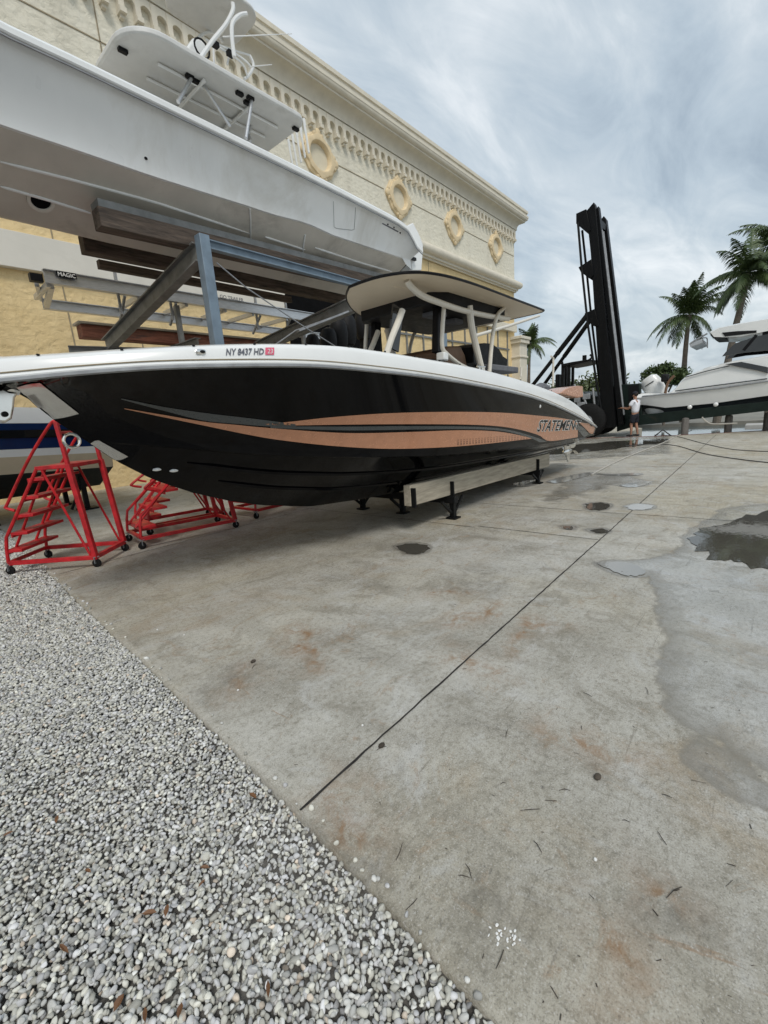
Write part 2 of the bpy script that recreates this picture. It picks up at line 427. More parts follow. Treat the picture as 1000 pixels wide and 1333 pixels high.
cf = wm('ADD', wm('MULTIPLY', c1, .62), wm('MULTIPLY', c2, .38))
rp = wnode('ShaderNodeValToRGB'); e = rp.color_ramp.elements
for _ in range(2): e.new(.5)
for el, (p, c) in zip(e, [(.38, (.275,.335,.395)), (.46, (.37,.435,.49)), (.53, (.465,.52,.56)), (.63, (.66,.69,.71))]):
    el.position = p; el.color = (*c, 1)
wl.new(cf, rp.inputs[0])
hz = wnode('ShaderNodeMix', data_type='RGBA')
hf = wm('POWER', wm('SUBTRACT', 1.0, wm('MAXIMUM', sep.outputs[2], 0.0)), 7.0)
wl.new(wm('MULTIPLY', hf, .45), hz.inputs[0]); wl.new(rp.outputs[0], hz.inputs[6]); hz.inputs[7].default_value = (.50,.56,.60,1)
vs = wnode('ShaderNodeVectorMath', operation='SCALE'); wl.new(hz.outputs[2], vs.inputs[0]); vs.inputs[3].default_value = 9.0
mx = wnode('ShaderNodeMix', data_type='RGBA'); mx.inputs[0].default_value = .88
wl.new(sky.outputs[0], mx.inputs[6]); wl.new(vs.outputs[0], mx.inputs[7]); wl.new(mx.outputs[2], bg.inputs['Color'])
bg.inputs['Strength'].default_value = .1
sl = bpy.data.lights.new('sun', 'SUN'); sl.energy = 1.15; sl.angle = R(16); sl.color = (1, .955, .89)
so = bpy.data.objects.new('sun', sl); COL.objects.link(so); so.rotation_euler = sd.to_track_quat('Z', 'Y').to_euler()

# ================= ground =================
EDGE = [(-30, .60), (-.3, .70), (.38, .733), (1.286, .832), (6.48, 1.16), (12, 1.5), (60, 4.5)]     # the slab's edge along the gravel: (y, x)
def edge_x(y): return interp(EDGE, y)
DOCK = [(-40, 41.6), (2.7, 20.25), (4.4, 20.0), (8, 20.0), (60, 20.0)]
def dock_x(y): return interp(DOCK, y)
ys = np.concatenate([np.linspace(-34, -6.2, 14), np.arange(-6, 3.2, .035), np.arange(3.2, 8, .1), np.linspace(8, 40, 33)])
uo = np.concatenate([np.arange(0, 6, .04), np.arange(6, 12, .08), np.arange(12, 18.4, .2)])
ux = np.concatenate([uo, [18.4]]); ux = ux/ux[-1]
ex = np.interp(ys, [p[0] for p in EDGE], [p[1] for p in EDGE]); dx = np.interp(ys, [p[0] for p in DOCK], [p[1] for p in DOCK])
Xg = ex[:, None] + (dx-ex)[:, None]*ux[None, :]; Yg = np.repeat(ys[:, None], len(ux), 1)
ny_, nx_ = Xg.shape
co3 = np.stack([Xg, Yg, np.zeros_like(Xg)], -1).reshape(-1, 3)
idx = np.arange(ny_*nx_).reshape(ny_, nx_)
quads = np.stack([idx[:-1,:-1], idx[:-1,1:], idx[1:,1:], idx[1:,:-1]], -1).reshape(-1, 4)
# skirt along the gravel and dock edges
sk0 = np.stack([ex, ys, np.full_like(ex, -.25)], -1); sk1 = np.stack([dx, ys, np.full_like(dx, -1.6)], -1)
n0 = len(co3); co3 = np.concatenate([co3, sk0, sk1]); a0 = np.arange(ny_-1)
q0 = np.stack([n0+a0, idx[:-1,0], idx[1:,0], n0+a0+1], -1); q1 = np.stack([idx[:-1,-1], n0+ny_+a0, n0+ny_+a0+1, idx[1:,-1]], -1)
quads = np.concatenate([quads, q0, q1])
def fast_mesh(name, co_, faces):
    me = bpy.data.meshes.new(name); nf, k = faces.shape
    me.vertices.add(len(co_)); me.vertices.foreach_set('co', co_.astype(np.float32).ravel())
    me.loops.add(nf*k); me.loops.foreach_set('vertex_index', faces.astype(np.int32).ravel())
    me.polygons.add(nf); me.polygons.foreach_set('loop_start', np.arange(0, nf*k, k, dtype=np.int32))
    me.update(calc_edges=True); me.validate(); return me
me = fast_mesh('concrete_apron', co3, quads)
def inside(px, py, poly):
    r = np.zeros(px.shape, bool); n = len(poly)
    for i in range(n):
        (x1, y1), (x2, y2) = poly[i], poly[i-1]
        c = ((y1 > py) != (y2 > py)) & (px < (x2-x1)*(py-y1)/((y2-y1) if abs(y2-y1) > 1e-9 else 1e-9) + x1); r ^= c
    return r
def pxpoly(pts): return [(PZ(*p).x, PZ(*p).y) for p in pts]
def segdist(px, py, poly, closed=True):
    d = np.full(px.shape, 1e9); n = len(poly)
    for i in range(n if closed else n-1):
        (x1, y1), (x2, y2) = poly[i], poly[(i+1) % n]
        L = (x2-x1)**2 + (y2-y1)**2 + 1e-9; t = np.clip(((px-x1)*(x2-x1)+(py-y1)*(y2-y1))/L, 0, 1)
        d = np.minimum(d, np.hypot(px-x1-t*(x2-x1), py-y1-t*(y2-y1)))
    return d
GX, GY = co3[:,0], co3[:,1]
# irregular outlines: wobble the sample points a little
wobx = .05*np.sin(GX*9.1+GY*5.3)+.03*np.sin(GY*23+GX*3); woby = .05*np.sin(GY*8.3-GX*6.1)+.03*np.sin(GX*21-GY*4)
GXw, GYw = GX+wobx, GY+woby
wet = np.zeros(len(co3)); grime = np.zeros(len(co3)); stain = np.zeros(len(co3))
def soft(poly, w, amp):
    d = segdist(GXw, GYw, poly); ins = inside(GXw, GYw, poly)
    return np.where(ins, np.clip(.5+d/w, 0, 1), np.clip(.5-d/w, 0, 1))*amp, d, ins
WETS = [([(775,735),(800,745),(838,745),(858,770),(858,795),(875,830),(868,850),(858,868),(862,905),(878,930),(900,950),(935,960),(960,985),(1000,1000),(1060,1030),(1100,700),(1000,655),(940,662),(900,690),(890,712),(850,728)], .5, 1),
        ([(880,985),(905,965),(935,970),(965,985),(985,1010),(1000,1030),(1010,1060),(960,1040),(915,1012)], .3, 1),
        ([(640,575),(760,566),(870,564),(870,590),(720,600),(640,612)], 1.6, 1),
        ([(680,655),(720,620),(830,612),(870,625),(800,640),(740,660)], 1.2, .62)]
for pl, w_, a_ in WETS:
    d_ = segdist(GX, GY, pxpoly(pl)); i_ = inside(GX, GY, pxpoly(pl))
    wet = np.maximum(wet, a_*np.clip(.5+np.where(i_, d_, -d_)/w_, 0, 1))
PUDDLES = [
    [(516,711),(535,707),(557,711),(552,719),(530,720)],
    [(762,656),(778,654),(795,657),(786,663),(768,663)],
    [(815,659),(830,656),(850,658),(842,663),(822,663)],
    [(668,630),(685,626),(700,626),(692,632),(676,633)],
    [(712,627),(735,621),(768,615),(765,619),(740,626),(722,629)],
    [(765,616),(800,617),(830,616),(828,619),(795,619)],
    [(806,632),(825,628),(846,627),(838,632),(818,634)],
    [(778,733),(800,731),(828,735),(840,744),(826,750),(800,744)],
    [(898,700),(915,688),(950,680),(985,668),(1040,660),(1100,690),(1040,735),(985,737),(950,730),(918,724)],
    [(768,690),(785,688),(792,692),(780,694)], [(733,685),(745,685),(744,689),(735,688)],
    [(690,585),(760,578),(850,571),(862,576),(800,584),(720,592)]]
for k_, pl in enumerate(PUDDLES):
    pp_ = [(p.x, p.y) for p in curve_pts([PZ(*p) for p in pl+pl[:1]], 4)[:-1]]
    d_ = segdist(GX, GY, pp_); i_ = inside(GX, GY, pp_)
    wet = np.maximum(wet, np.clip(.66+np.where(i_, d_, -d_)/(.32 if len(pl) < 8 else .5), 0, 1))
STAINS = [[(665,840),(682,825),(702,808)], [(404,872),(410,850),(382,822)], [(310,900),(318,870)], [(760,965),(795,985),(815,990)], [(590,815),(640,788)],
          [(700,945),(760,968)], [(845,1150),(880,1180)], [(560,775),(600,770)], [(765,1210),(800,1260)], [(440,1040),(470,1075)], [(690,820),(720,815)], [(600,850),(640,875)]]
for pl in STAINS:
    d_ = segdist(GXw, GYw, pxpoly(pl), False); stain = np.maximum(stain, .85*np.exp(-(d_/.022)**2) + .45*np.exp(-(d_/.12)**2))
for c_, r_ in [((530,714), .25), ((330,870), .06), ((497,1000), .03), ((780,1012), .05), ((660,955), .02), ((620,760), .3), ((300,880), .25), ((870,1195), .15), ((430,1130), .2), ((640,1210), .12), ((905,1000), .12)]:
    p_ = PZ(*c_); d_ = np.hypot(GXw-p_.x, GYw-p_.y); grime = np.maximum(grime, .6*np.exp(-(d_/r_)**2))
for i_ in range(3):        # dark tread marks of the big forklift
    a_, b_ = PZ(600+i_*6, 660+i_*4), PZ(720+i_*6, 676+i_*4)
    d_ = segdist(GX, GY, [(a_.x, a_.y), (b_.x, b_.y)], False); grime = np.maximum(grime, .4*np.exp(-(d_/.04)**2)*(np.sin(GY*70) > 0))
for nm_, ar_ in (('wet', wet), ('grime', grime), ('stain', stain)):
    at = me.attributes.new(nm_, 'FLOAT', 'POINT'); at.data.foreach_set('value', np.clip(ar_, 0, 1).astype(np.float32))
me.materials.append(MAT['concrete'])
apron = bpy.data.objects.new('concrete_apron', me); COL.objects.link(apron); struct(apron)

def sheet(name, poly, z, m, thick=0):
    b = MB()
    if thick: b.prism([(x, y, z) for x, y in poly], (0, 0, -thick))
    else: b.add([(x, y, z) for x, y in poly], [tuple(range(len(poly)))])
    return struct(b.build(name, MAT[m], smooth=False))
sheet('service_yard', [(20.004, 4.75), (26, 4.75), (40, 14), (90, 30), (90, 90), (20.004, 90)], -.004, 'concrete', 1.6)
sheet('far_bank', [(48, -200), (300, -200), (300, 40), (80, 26), (48, 18)], -1.0, 'yard soil', .6)
sheet('ground', [(-900, -900), (1.0, -900), (1.0, -34), (.4, -34), (.4, 40), (20, 40), (20, 900), (-900, 900)], -.10, 'yard soil')
sheet('water', [(1.0, -3000), (4000, -3000), (4000, 3000), (1.0, 3000)], -1.3, 'harbour water')
gy = [y for y in np.linspace(-30, 40, 60)]
sheet('gravel_bed', [(edge_x(y)-.0005, y) for y in gy] + [(-60, 40), (-60, -30)], -.036, 'gravel dust')

# saw-cut joints of the slab (dark filled grooves)
def strip_line(name, pts, w, m, z=.004):
    b = MB(); pts = [Vector((p[0], p[1], 0)) for p in pts]
    L, Rr = [], []
    for i, p in enumerate(pts):
        t = (pts[min(i+1, len(pts)-1)] - pts[max(i-1, 0)]).normalized(); nrm = Vector((-t.y, t.x, 0))
        ww = w*(.75+.5*rnd.random()); L.append(p + nrm*ww/2); Rr.append(p - nrm*ww/2)
    vs = [(p.x, p.y, z) for p in L] + [(p.x, p.y, z) for p in Rr]; n = len(pts)
    b.add(vs, [(i, i+1, n+i+1, n+i) for i in range(n-1)])
    return struct(b.build(name, MAT[m], smooth=False))
def jline(p, q, n=60, j=.0025): return [(p[0]+(q[0]-p[0])*i/n+rnd.uniform(-j, j), p[1]+(q[1]-p[1])*i/n+rnd.uniform(-j, j)) for i in range(n+1)]
mat('joint filler', (.022,.020,.018), .9, var=.4, vscale=20)
strip_line('slab_joint', jline((.833, 1.284), (20.1, 1.296), 300), .011, 'joint filler')
strip_line('slab_joint', jline((5.07, 1.30), (5.073, 2.79), 40), .010, 'joint filler')
strip_line('slab_joint', jline((5.0, 2.79), (5.0, 9), 60), .010, 'joint filler', .0045)
strip_line('slab_joint', jline((6.42, 1.30), (6.40, 9), 80), .010, 'joint filler')
strip_line('slab_joint', jline((6.45, 1.28), (6.62, -6), 80), .010, 'joint filler')
strip_line('slab_joint', jline((11.23, 1.30), (11.22, 9), 80), .010, 'joint filler')
strip_line('slab_joint', jline((11.23, 1.28), (11.24, -6), 80), .010, 'joint filler')
strip_line('slab_joint', jline((1.2, 6.1), (20.0, 6.1), 100), .010, 'joint filler')
# painted edge along the dock
b = MB(); pe = [(dock_x(y)-.16, y) for y in np.linspace(-8, 8, 40)]; pf = [(dock_x(y)-.01, y) for y in np.linspace(-8, 8, 40)]
b.add([(x, y, .006) for x, y in pe] + [(x, y, .006) for x, y in pf], [(i, i+1, 41+i, 40+i) for i in range(39)])
struct(b.build('dock_edge_line', MAT['red kerb paint'], smooth=False))

# puddles
def puddle(pts, seed, m='puddle water'):
    q = curve_pts([PZ(*p, .006) for p in pts] + [PZ(*pts[0], .006)], 6)[:-1]
    rr = random.Random(seed); c = sum(q, Vector())/len(q)
    vs = [c + (p-c)*(1+.10*math.sin(i*1.9+seed)*rr.random()+.05*math.sin(i*.7+seed*2)+rr.uniform(-.05, .05)) for i, p in enumerate(q)]
    b = MB(); b.add([(p.x, p.y, .006) for p in vs], [tuple(range(len(vs)))])
    return struct(b.build('puddle', MAT[m], smooth=False))
for i, pts in enumerate(PUDDLES): puddle(pts, i, 'shallow sky-pale water' if i in (2, 3, 4, 5, 6, 7) else 'puddle water')  # base tone imitates what each puddle mirrors: pale for sky, dark for boats
# hoses and lines lying on the slab
def hose(px, r, m, label):
    q = curve_pts([PZ(*p, r+.003) for p in px], 8)
    return tag(MB().tube(q, r, 6).build('hose', MAT[m]), label, 'hose')
hose([(770,618),(800,602),(828,590),(862,577),(885,566),(901,560)], .015, 'rope', 'pale hose running over the slab towards the dock edge')
hose([(815,580),(850,578),(880,580),(915,590),(950,596),(1000,602),(1060,606)], .010, 'hose', 'dark hose curving across the slab to the right beyond the pale hose')
hose([(852,566),(880,568),(915,577),(955,585),(1010,588)], .009, 'hose', 'thin dark line nearest the dock posts on the slab')

# ---- gravel: every pebble real ----
def icosphere():
    t = (1+5**.5)/2
    v = [(-1,t,0),(1,t,0),(-1,-t,0),(1,-t,0),(0,-1,t),(0,1,t),(0,-1,-t),(0,1,-t),(t,0,-1),(t,0,1),(-t,0,-1),(-t,0,1)]
    f = [(0,11,5),(0,5,1),(0,1,7),(0,7,10),(0,10,11),(1,5,9),(5,11,4),(11,10,2),(10,7,6),(7,1,8),(3,9,4),(3,4,2),(3,2,6),(3,6,8),(3,8,9),(4,9,5),(2,4,11),(6,2,10),(8,6,7),(9,8,1)]
    v = [np.array(p)/np.linalg.norm(p) for p in v]; cache = {}; nf = []
    def mid(a, b):
        k = (min(a, b), max(a, b))
        if k not in cache:
            m = v[a]+v[b]; v.append(m/np.linalg.norm(m)); cache[k] = len(v)-1
        return cache[k]
    for a, b_, c in f:
        x, y, z = mid(a, b_), mid(b_, c), mid(c, a); nf += [(a,x,z),(b_,y,x),(c,z,y),(x,y,z)]
    return np.array(v), np.array(nf)
def rot_mats(n):
    q = nr.normal(size=(n, 4)); q /= np.linalg.norm(q, axis=1)[:, None]; w, x, y, z = q.T
    return np.stack([np.stack([1-2*(y*y+z*z), 2*(x*y-z*w), 2*(x*z+y*w)], -1), np.stack([2*(x*y+z*w), 1-2*(x*x+z*z), 2*(y*z-x*w)], -1), np.stack([2*(x*z-y*w), 2*(y*z+x*w), 1-2*(x*x+y*y)], -1)], 1)
def gravel():
    V, Fc = icosphere(); pts = []
    layers = [(-.028, .0190), (-.013, .0158)]
    for zl, step in layers:
        gx = np.arange(-3.4, 1.6, step); gyv = np.arange(-.9, 10.5, step)
        X, Y = np.meshgrid(gx, gyv); X = X + nr.uniform(-.6, .6, X.shape)*step; Y = Y + nr.uniform(-.6, .6, Y.shape)*step
        X, Y = X.ravel(), Y.ravel(); m0 = (Y > -.45); X, Y = X[m0], Y[m0]; ed = np.interp(Y, [p[0] for p in EDGE], [p[1] for p in EDGE])
        far = np.hypot(X, Y); left = X > .16*(Y-1.0)-1.15
        thin = nr.random(X.shape) < np.clip(1.85-far/4.4, .42, 1)
        k = (X < ed-.009) & left & thin
        Z = zl + nr.uniform(-.005, .005, X.shape) + .008*np.sin(X*3.1+Y*1.7) + .006*np.sin(Y*5.3-X*2.2)
        pts.append(np.stack([X, Y, Z], -1)[k])
    ns = 70; ys_ = nr.uniform(-.4, 8, ns); off_ = np.abs(nr.normal(0, .016, ns))+.006
    off_[:5] = np.abs(nr.normal(0, .2, 5))+.03
    pts.append(np.stack([np.interp(ys_, [p[0] for p in EDGE], [p[1] for p in EDGE])+off_, ys_, np.full(ns, .006)], -1)[off_ < .9])
    P = np.concatenate(pts); n = len(P)
    # a few strays on the slab edge
    far = np.hypot(P[:,0], P[:,1])
    s = nr.lognormal(math.log(.0094), .2, n)*np.clip(.80+far*.13, 1, 1.75); s = np.clip(s, .0055, .024)
    sh = np.stack([nr.uniform(.95, 1.5, n), nr.uniform(.75, 1.1, n), nr.uniform(.55, .85, n)], -1)*s[:, None]
    R1 = rot_mats(n)
    var = []
    for i in range(14):
        d = V.copy(); 
        for _ in range(5):
            nn = nr.normal(size=3); nn /= np.linalg.norm(nn); c = nr.uniform(.38, .80); h = d @ nn
            d = d - np.clip(h-c, 0, None)[:, None]*nn[None]*.85
        var.append(d*(1+nr.normal(0, .04, (len(V), 1))))
    var = np.array(var); base = var[nr.integers(0, 14, n)]
    Pv = np.einsum('nij,nkj->nki', R1, base*sh[:, None, :])
    Pv[:, :, 2] *= .85
    Pv += P[:, None, :]
    nv = len(V); near = far < 1.75
    faces = (Fc[None]+(np.arange(n)*nv)[:, None, None])[near].reshape(-1, 3)
    co_ = Pv[near].reshape(-1, 3)
    nn_ = int(near.sum()); faces = (Fc[None]+(np.arange(nn_)*nv)[:, None, None]).reshape(-1, 3)
    F0 = np.array([(0,11,5),(0,5,1),(0,1,7),(0,7,10),(0,10,11),(1,5,9),(5,11,4),(11,10,2),(10,7,6),(7,1,8),(3,9,4),(3,4,2),(3,2,6),(3,6,8),(3,8,9),(4,9,5),(2,4,11),(6,2,10),(8,6,7),(9,8,1)])
    nf_ = n-nn_; f2 = (F0[None]+(np.arange(nf_)*12)[:, None, None]).reshape(-1, 3)+len(co_)
    co_ = np.concatenate([co_, Pv[~near][:, :12].reshape(-1, 3)]); faces = np.concatenate([faces, f2])
    me = fast_mesh('gravel', co_, faces)
    g = np.clip(nr.normal(.565, .13, n), .2, .84); tint = nr.random(n)
    col = np.stack([g*(1+.03*(tint > .6)+.12*(tint > .975)), g*(1+.015*(tint > .6)-.02*(tint > .975)), g*(.955-.05*(tint > .6)+.05*(tint < .2)-.08*(tint > .975)), np.ones(n)], -1)
    colv = np.concatenate([np.repeat(col[near], nv, 0), np.repeat(col[~near], 12, 0)])
    at = me.attributes.new('tone', 'FLOAT_COLOR', 'POINT'); at.data.foreach_set('color', colv.astype(np.float32).ravel())
    me.polygons.foreach_set('use_smooth', np.ones(len(me.polygons), bool))
    me.materials.append(MAT['gravel']); o = bpy.data.objects.new('gravel', me); COL.objects.link(o); struct(o, 'stuff')
    print('gravel stones', n)
gravel()
# fallen leaves, twigs and crumbs
def litter():
    b = MB()
    def leaf(p, L, w, a, m, z):
        d = Vector((math.cos(a), math.sin(a), 0)); s_ = Vector((-d.y, d.x, 0)); c = Vector((p.x, p.y, z))
        up = Vector((0, 0, 1))
        vs = [c - d*L/2, c - d*L*.15 + s_*w/2 + up*w*.3, c + d*L*.25 + s_*w*.4 + up*w*.35, c + d*L/2 + up*w*.1, c + d*L*.25 - s_*w*.4 + up*w*.3, c - d*L*.15 - s_*w/2 + up*w*.25, c + up*w*.02]
        b.add(vs, [(0,1,6),(1,2,6),(2,3,6),(3,4,6),(4,5,6),(5,0,6)], m)
    for px in [(116,1138),(268,1135),(264,1155),(196,1195),(218,1190),(350,1292),(156,1310),(190,1325),(330,1040),(12,1090),(236,1322),(85,1240),(75,1070)]:
        p = PZ(*px); leaf(p, rnd.uniform(.025, .055), rnd.uniform(.010, .02), rnd.uniform(0, 6), 0, rnd.uniform(.012, .02))
    tw = [(700,1103),(878,1163),(655,1021),(610,1135),(604,1142),(780,1012),(660,955),(765,905),(757,948),(842,900),(868,1037),(862,1092),(952,1127),(960,720),(810,745),(520,1110),(536,1178),(880,1160),(651,1250),(735,1030),(497,975),(331,868),(930,770),(690,1055),(815,1070)]
    for px in tw:
        p = PZ(*px); a = rnd.uniform(0, 3.1); L = rnd.uniform(.02, .075); d = Vector((math.cos(a), math.sin(a), 0))*L/2
        b.tube([p-d+Vector((0,0,.004)), p+Vector((rnd.uniform(-.006,.006), rnd.uniform(-.006,.006), .007)), p+d+Vector((0,0,.004))], [.001, .0016, .0009], 5, 1)
    for _ in range(85):
        p = PZ(rnd.uniform(380, 1000), rnd.uniform(690, 1333)); 
        if p.x < edge_x(p.y)+.04: continue
        a = rnd.uniform(0, 3.1); L = min(.05, .005+rnd.expovariate(110)); d = Vector((math.cos(a), math.sin(a), 0))*L/2
        b.tube([p-d+Vector((0,0,.003)), p+d+Vector((0,0,.003))], rnd.uniform(.0006, .0016), 4, 1)
    for px in [(330,862),(497,972),(778,1013)]:
        p = PZ(*px); b.ball(p+Vector((0,0,.008)), (.02,.014,.009), 7, 5, 1)
    for _ in range(26):
        p = PZ(rnd.gauss(660, 11), rnd.gauss(1218, 9)); b.ball(p+Vector((0,0,.003)), (rnd.uniform(.002,.007), rnd.uniform(.002,.005), .0015), 6, 4, 2)
    for px in [(310,899),(472,945),(775,1120),(205,820),(240,827)]:
        p = PZ(*px); b.ball(p+Vector((0,0,.004)), (.007,.006,.005), 6, 4, 2)
    struct(b.build('leaf_litter', [MAT['dry leaf'], MAT['twig'], MAT['white decal']], smooth=False), 'stuff')
litter()
# ================= the black centre console =================
YC = 4.2; X0 = .2; XS = 10.9
A_T = smooth_tab([(.2,2.03),(.71,2.06),(1.08,2.08),(1.51,2.11),(2.01,2.14),(2.64,2.16),(3.02,2.16),(3.48,2.135),(4.18,2.09),(5.17,2.035),(6.05,1.96),(7.18,1.835),(8.3,1.685),(9.52,1.45),(10.45,1.17),(10.9,1.0)])
B_T = smooth_tab([(.2,1.885),(.68,1.915),(1.06,1.945),(1.49,1.97),(1.99,1.98),(2.62,1.98),(3.46,1.935),(4.79,1.84),(7.18,1.6),(9.26,1.25),(10.9,.93)])
C_T = smooth_tab([(1.2,1.49),(1.78,1.37),(2.59,1.21),(3.34,1.11),(4.41,1.0),(6.18,.9),(8.42,.8),(10.9,.74)])
K_T = [(.2,1.875),(.6,1.89),(.8,1.88),(.88,1.85),(1.0,1.69),(1.24,1.46),(1.39,1.31),(1.67,1.1),(2.01,.92),(2.4,.76),(2.76,.645),(3.45,.49),(4.36,.41),(5.11,.37),(7,.33),(10.9,.30)]
def fb(x):
    s = min(max((x-X0)/4.6, 0), 1); return 1.4*(1-(1-s)**2.2)**.8 - .12*min(max((x-6)/5, 0), 1)**2
def fc(x): return 1.2*(1-(1-min(max((x-1.2)/5, 0), 1))**2)
def fA(x): return interp(A_T, x)
def fB(x): return interp(B_T, x)
def fK(x): return interp(K_T, x)
def fC(x): return interp(C_T, x) if x > 1.2 else fK(x)+.01
xs_ = [.2,.26,.34,.45,.6,.72,.8,.85,.9,.96,1.03,1.1,1.17,1.24] + list(np.linspace(1.32, 3.6, 24)) + list(np.linspace(3.75, 10.9, 44))
boat = thing('center_console_boat', 'black hulled open motorboat with copper stripes and cream hardtop on low timber bunk', 'boat', (5.5, YC, 0))
def half_ring(x):
    k, c, bb = fK(x), fc(x), max(fb(x), .004); zc, zb = fC(x), fB(x); pts = [(0, k)]
    if c < .01: c = .004
    for t in (.25, .5, .75): pts.append((c*t, k+(zc-k)*t - .02*math.sin(math.pi*t)*min(1, c)))
    pts.append((c, zc)); cf = min(c+.05*min(1, c/.4), bb); pts.append((cf, zc+.006))
    for t in (.06,.14,.24,.36,.5,.64,.78,.9,1):
        fl = t**(1+.7*max(0, 1-(x-1)/5)); pts.append((cf+(bb-cf)*fl, zc+.006+(zb-zc-.006)*t))
    return [Vector((x, YC - y, z)) for y, z in pts]
rings = [half_ring(x) for x in xs_]
b = MB(); b.loft(rings, False, False)
last = rings[-1]; n_ = len(last)
b.add([Vector((XS, YC, fB(XS)))] + last, [(0, i, i+1) for i in range(1, n_)])
hull_bvh = BVHTree.FromPolygons(b.v, b.f)
b.mirror_y(YC)
b.build('hull', MAT['black gelcoat'], boat, weld=True, angle=28)
# spray strakes under the hull
b = MB()
for t, xa, xb in ((.42, 2.2, 10.6), (.72, 1.9, 10.7)):
    pr = [Vector((x, YC-fc(x)*t, fK(x)+(fC(x)-fK(x))*t-.018)) for x in np.linspace(xa, xb, 40)]; b.tube(pr, [.004]+[.022]*38+[.02], 5)
b.mirror_y(YC); b.build('spray_strake', MAT['black gelcoat'], boat)

# gunwale cap and deck
b = MB(); rg = []
def floor_z(x): return min(fA(x)-.42, 1.2+.5*min(max((5.5-x)/2.0, 0), 1))
for x in xs_:
    w, zb, za = fb(x), fB(x), fA(x); i1 = max(w-.34, 0); i2 = max(w-.36, 0); zf = floor_z(x) if x > 2.2 else za+.03
    s_ = min(1, w/.4)
    pr = [(w+.012, zb-.012), (w+.018*s_, zb+.02), (w-.004*s_, zb+.035), (w-.012*s_, zb+.4*(za-zb)), (w-.02*s_, zb+.75*(za-zb)), (w-.04*s_, za-.014), (w-.07*s_, za), (max(w-.17,0), za+.02), (i1, za+.025), (i2, za), (i2, zf), (max(w-.9, 0)*.999, zf), (0, zf+(.03 if x < 2.2 else 0))]
    rg.append([Vector((x, YC-y, z)) for y, z in pr])
b.loft(rg, False, False)
e_ = [p for p in rg[-1]]; b.add([Vector((XS+.01, YC, fB(XS)))] + e_, [(0, i, i+1) for i in range(1, len(e_))])
cap_bvh = BVHTree.FromPolygons(b.v, b.f); b.mirror_y(YC)
b.build('deck', MAT['white gelcoat'], boat, weld=True, angle=40)
b = MB(); b.tube([Vector((x, YC-fb(x)-.014, fB(x)-.004)) for x in xs_], .017, 6)
b.mirror_y(YC); b.build('rub_rail', MAT['galvanized steel'], boat)
b = MB()      # fine shadow gap moulded under the cap
b.tube([Vector((x, YC-fb(x)+.002, fB(x)+.045)) for x in xs_], .0045, 5); b.mirror_y(YC); b.build('cap_seam', MAT['joint groove'], boat)

def on_hull(p, bvh, off):
    d = ray(*p).normalized(); h = bvh.ray_cast(Vector((0, 0, H)), d)
    if h[0] is None: return None
    nrm = h[1]; nrm = nrm if nrm.dot(d) < 0 else -nrm
    return h[0] + nrm*off
def resample(pts, ts):
    P = np.array(pts, float); s = np.concatenate([[0], np.cumsum(np.hypot(*np.diff(P, axis=0).T))]); s /= s[-1]
    return [(float(np.interp(t, s, P[:,0])), float(np.interp(t, s, P[:,1]))) for t in ts]
def smooth_px(pts):
    return [(p.x, p.y) for p in curve_pts([(x, y, 0) for x, y in pts], 6)]
def strip(name, top, bot, bvh, m, off=.004, n=60, rows=5, parent=None, mirror=True, label=None):
    ts = [i/n for i in range(n+1)]; T = resample(smooth_px(top), ts); Bt = resample(smooth_px(bot), ts); vs = []; ok = True
    for i in range(n+1):
        for j in range(rows+1):
            u = j/rows; p = on_hull((T[i][0]*(1-u)+Bt[i][0]*u, T[i][1]*(1-u)+Bt[i][1]*u), bvh, off); vs.append(p)
    b = MB(); w = rows+1; fs = [(i*w+j, i*w+j+1, (i+1)*w+j+1, (i+1)*w+j) for i in range(n) for j in range(rows)]
    fs = [f for f in fs if all(vs[k] is not None for k in f)]
    vs = [p if p is not None else Vector((0, 0, 0)) for p in vs]
    used = sorted({k for f in fs for k in f}); mp = {k: i for i, k in enumerate(used)}
    b.add([vs[k] for k in used], [tuple(mp[k] for k in f) for f in fs])
    if mirror: b.mirror_y(YC)
    o = b.build(name, MAT[m], parent or boat)
    if label: o['label'] = label
    return o
strip('stripe', [(158,518),(212,529),(265,537),(315,543),(352,547.5),(385,552)], [(158,519.5),(212,534),(265,547),(315,552),(352,555),(385,555)], hull_bvh, 'pewter paint', .004, label='pewter grey stripe starting near the bow')
strip('stripe', [(162,531),(212,539.5),(265,548.5),(310,553),(352,557),(450,563.5),(540,562),(600,560),(650,562),(692,570)], [(162,532),(212,542.5),(265,553.5),(315,564),(360,572),(430,580),(500,584),(560,583),(620,579),(692,571)], hull_bvh, 'copper paint', .004, 90, label='lower copper stripe')
strip('stripe', [(346,551.5),(380,548.5),(430,543),(500,538),(580,536),(650,537),(700,541),(735,545),(752,549)], [(346,552.5),(380,553.5),(450,552.5),(540,552),(620,553),(665,557),(700,566),(715,574),(752,569)], hull_bvh, 'copper paint', .004, 90, label='upper copper stripe')
strip('stripe', [(352,554.5),(450,555),(540,554.5),(620,555.5),(662,559.5),(695,568.5),(712,575)], [(352,557),(450,560),(540,559),(610,558.5),(655,561),(688,569.5),(702,575.5)], hull_bvh, 'pewter paint', .0045, 80, label='thin pewter grey stripe between the copper ones')
strip('stripe', [(752,549),(762,551),(769,551.5),(774.5,557)], [(757,553),(763,559),(768,564),(772,564.5)], hull_bvh, 'copper paint', .004, 14, label='copper tip at the stern')
strip('stripe', [(748,552),(757,555.5),(763,561),(766,565.5)], [(748,556),(753,561),(757,566),(760,569)], hull_bvh, 'pewter paint', .006, 14, label='pewter grey slash by the stern')
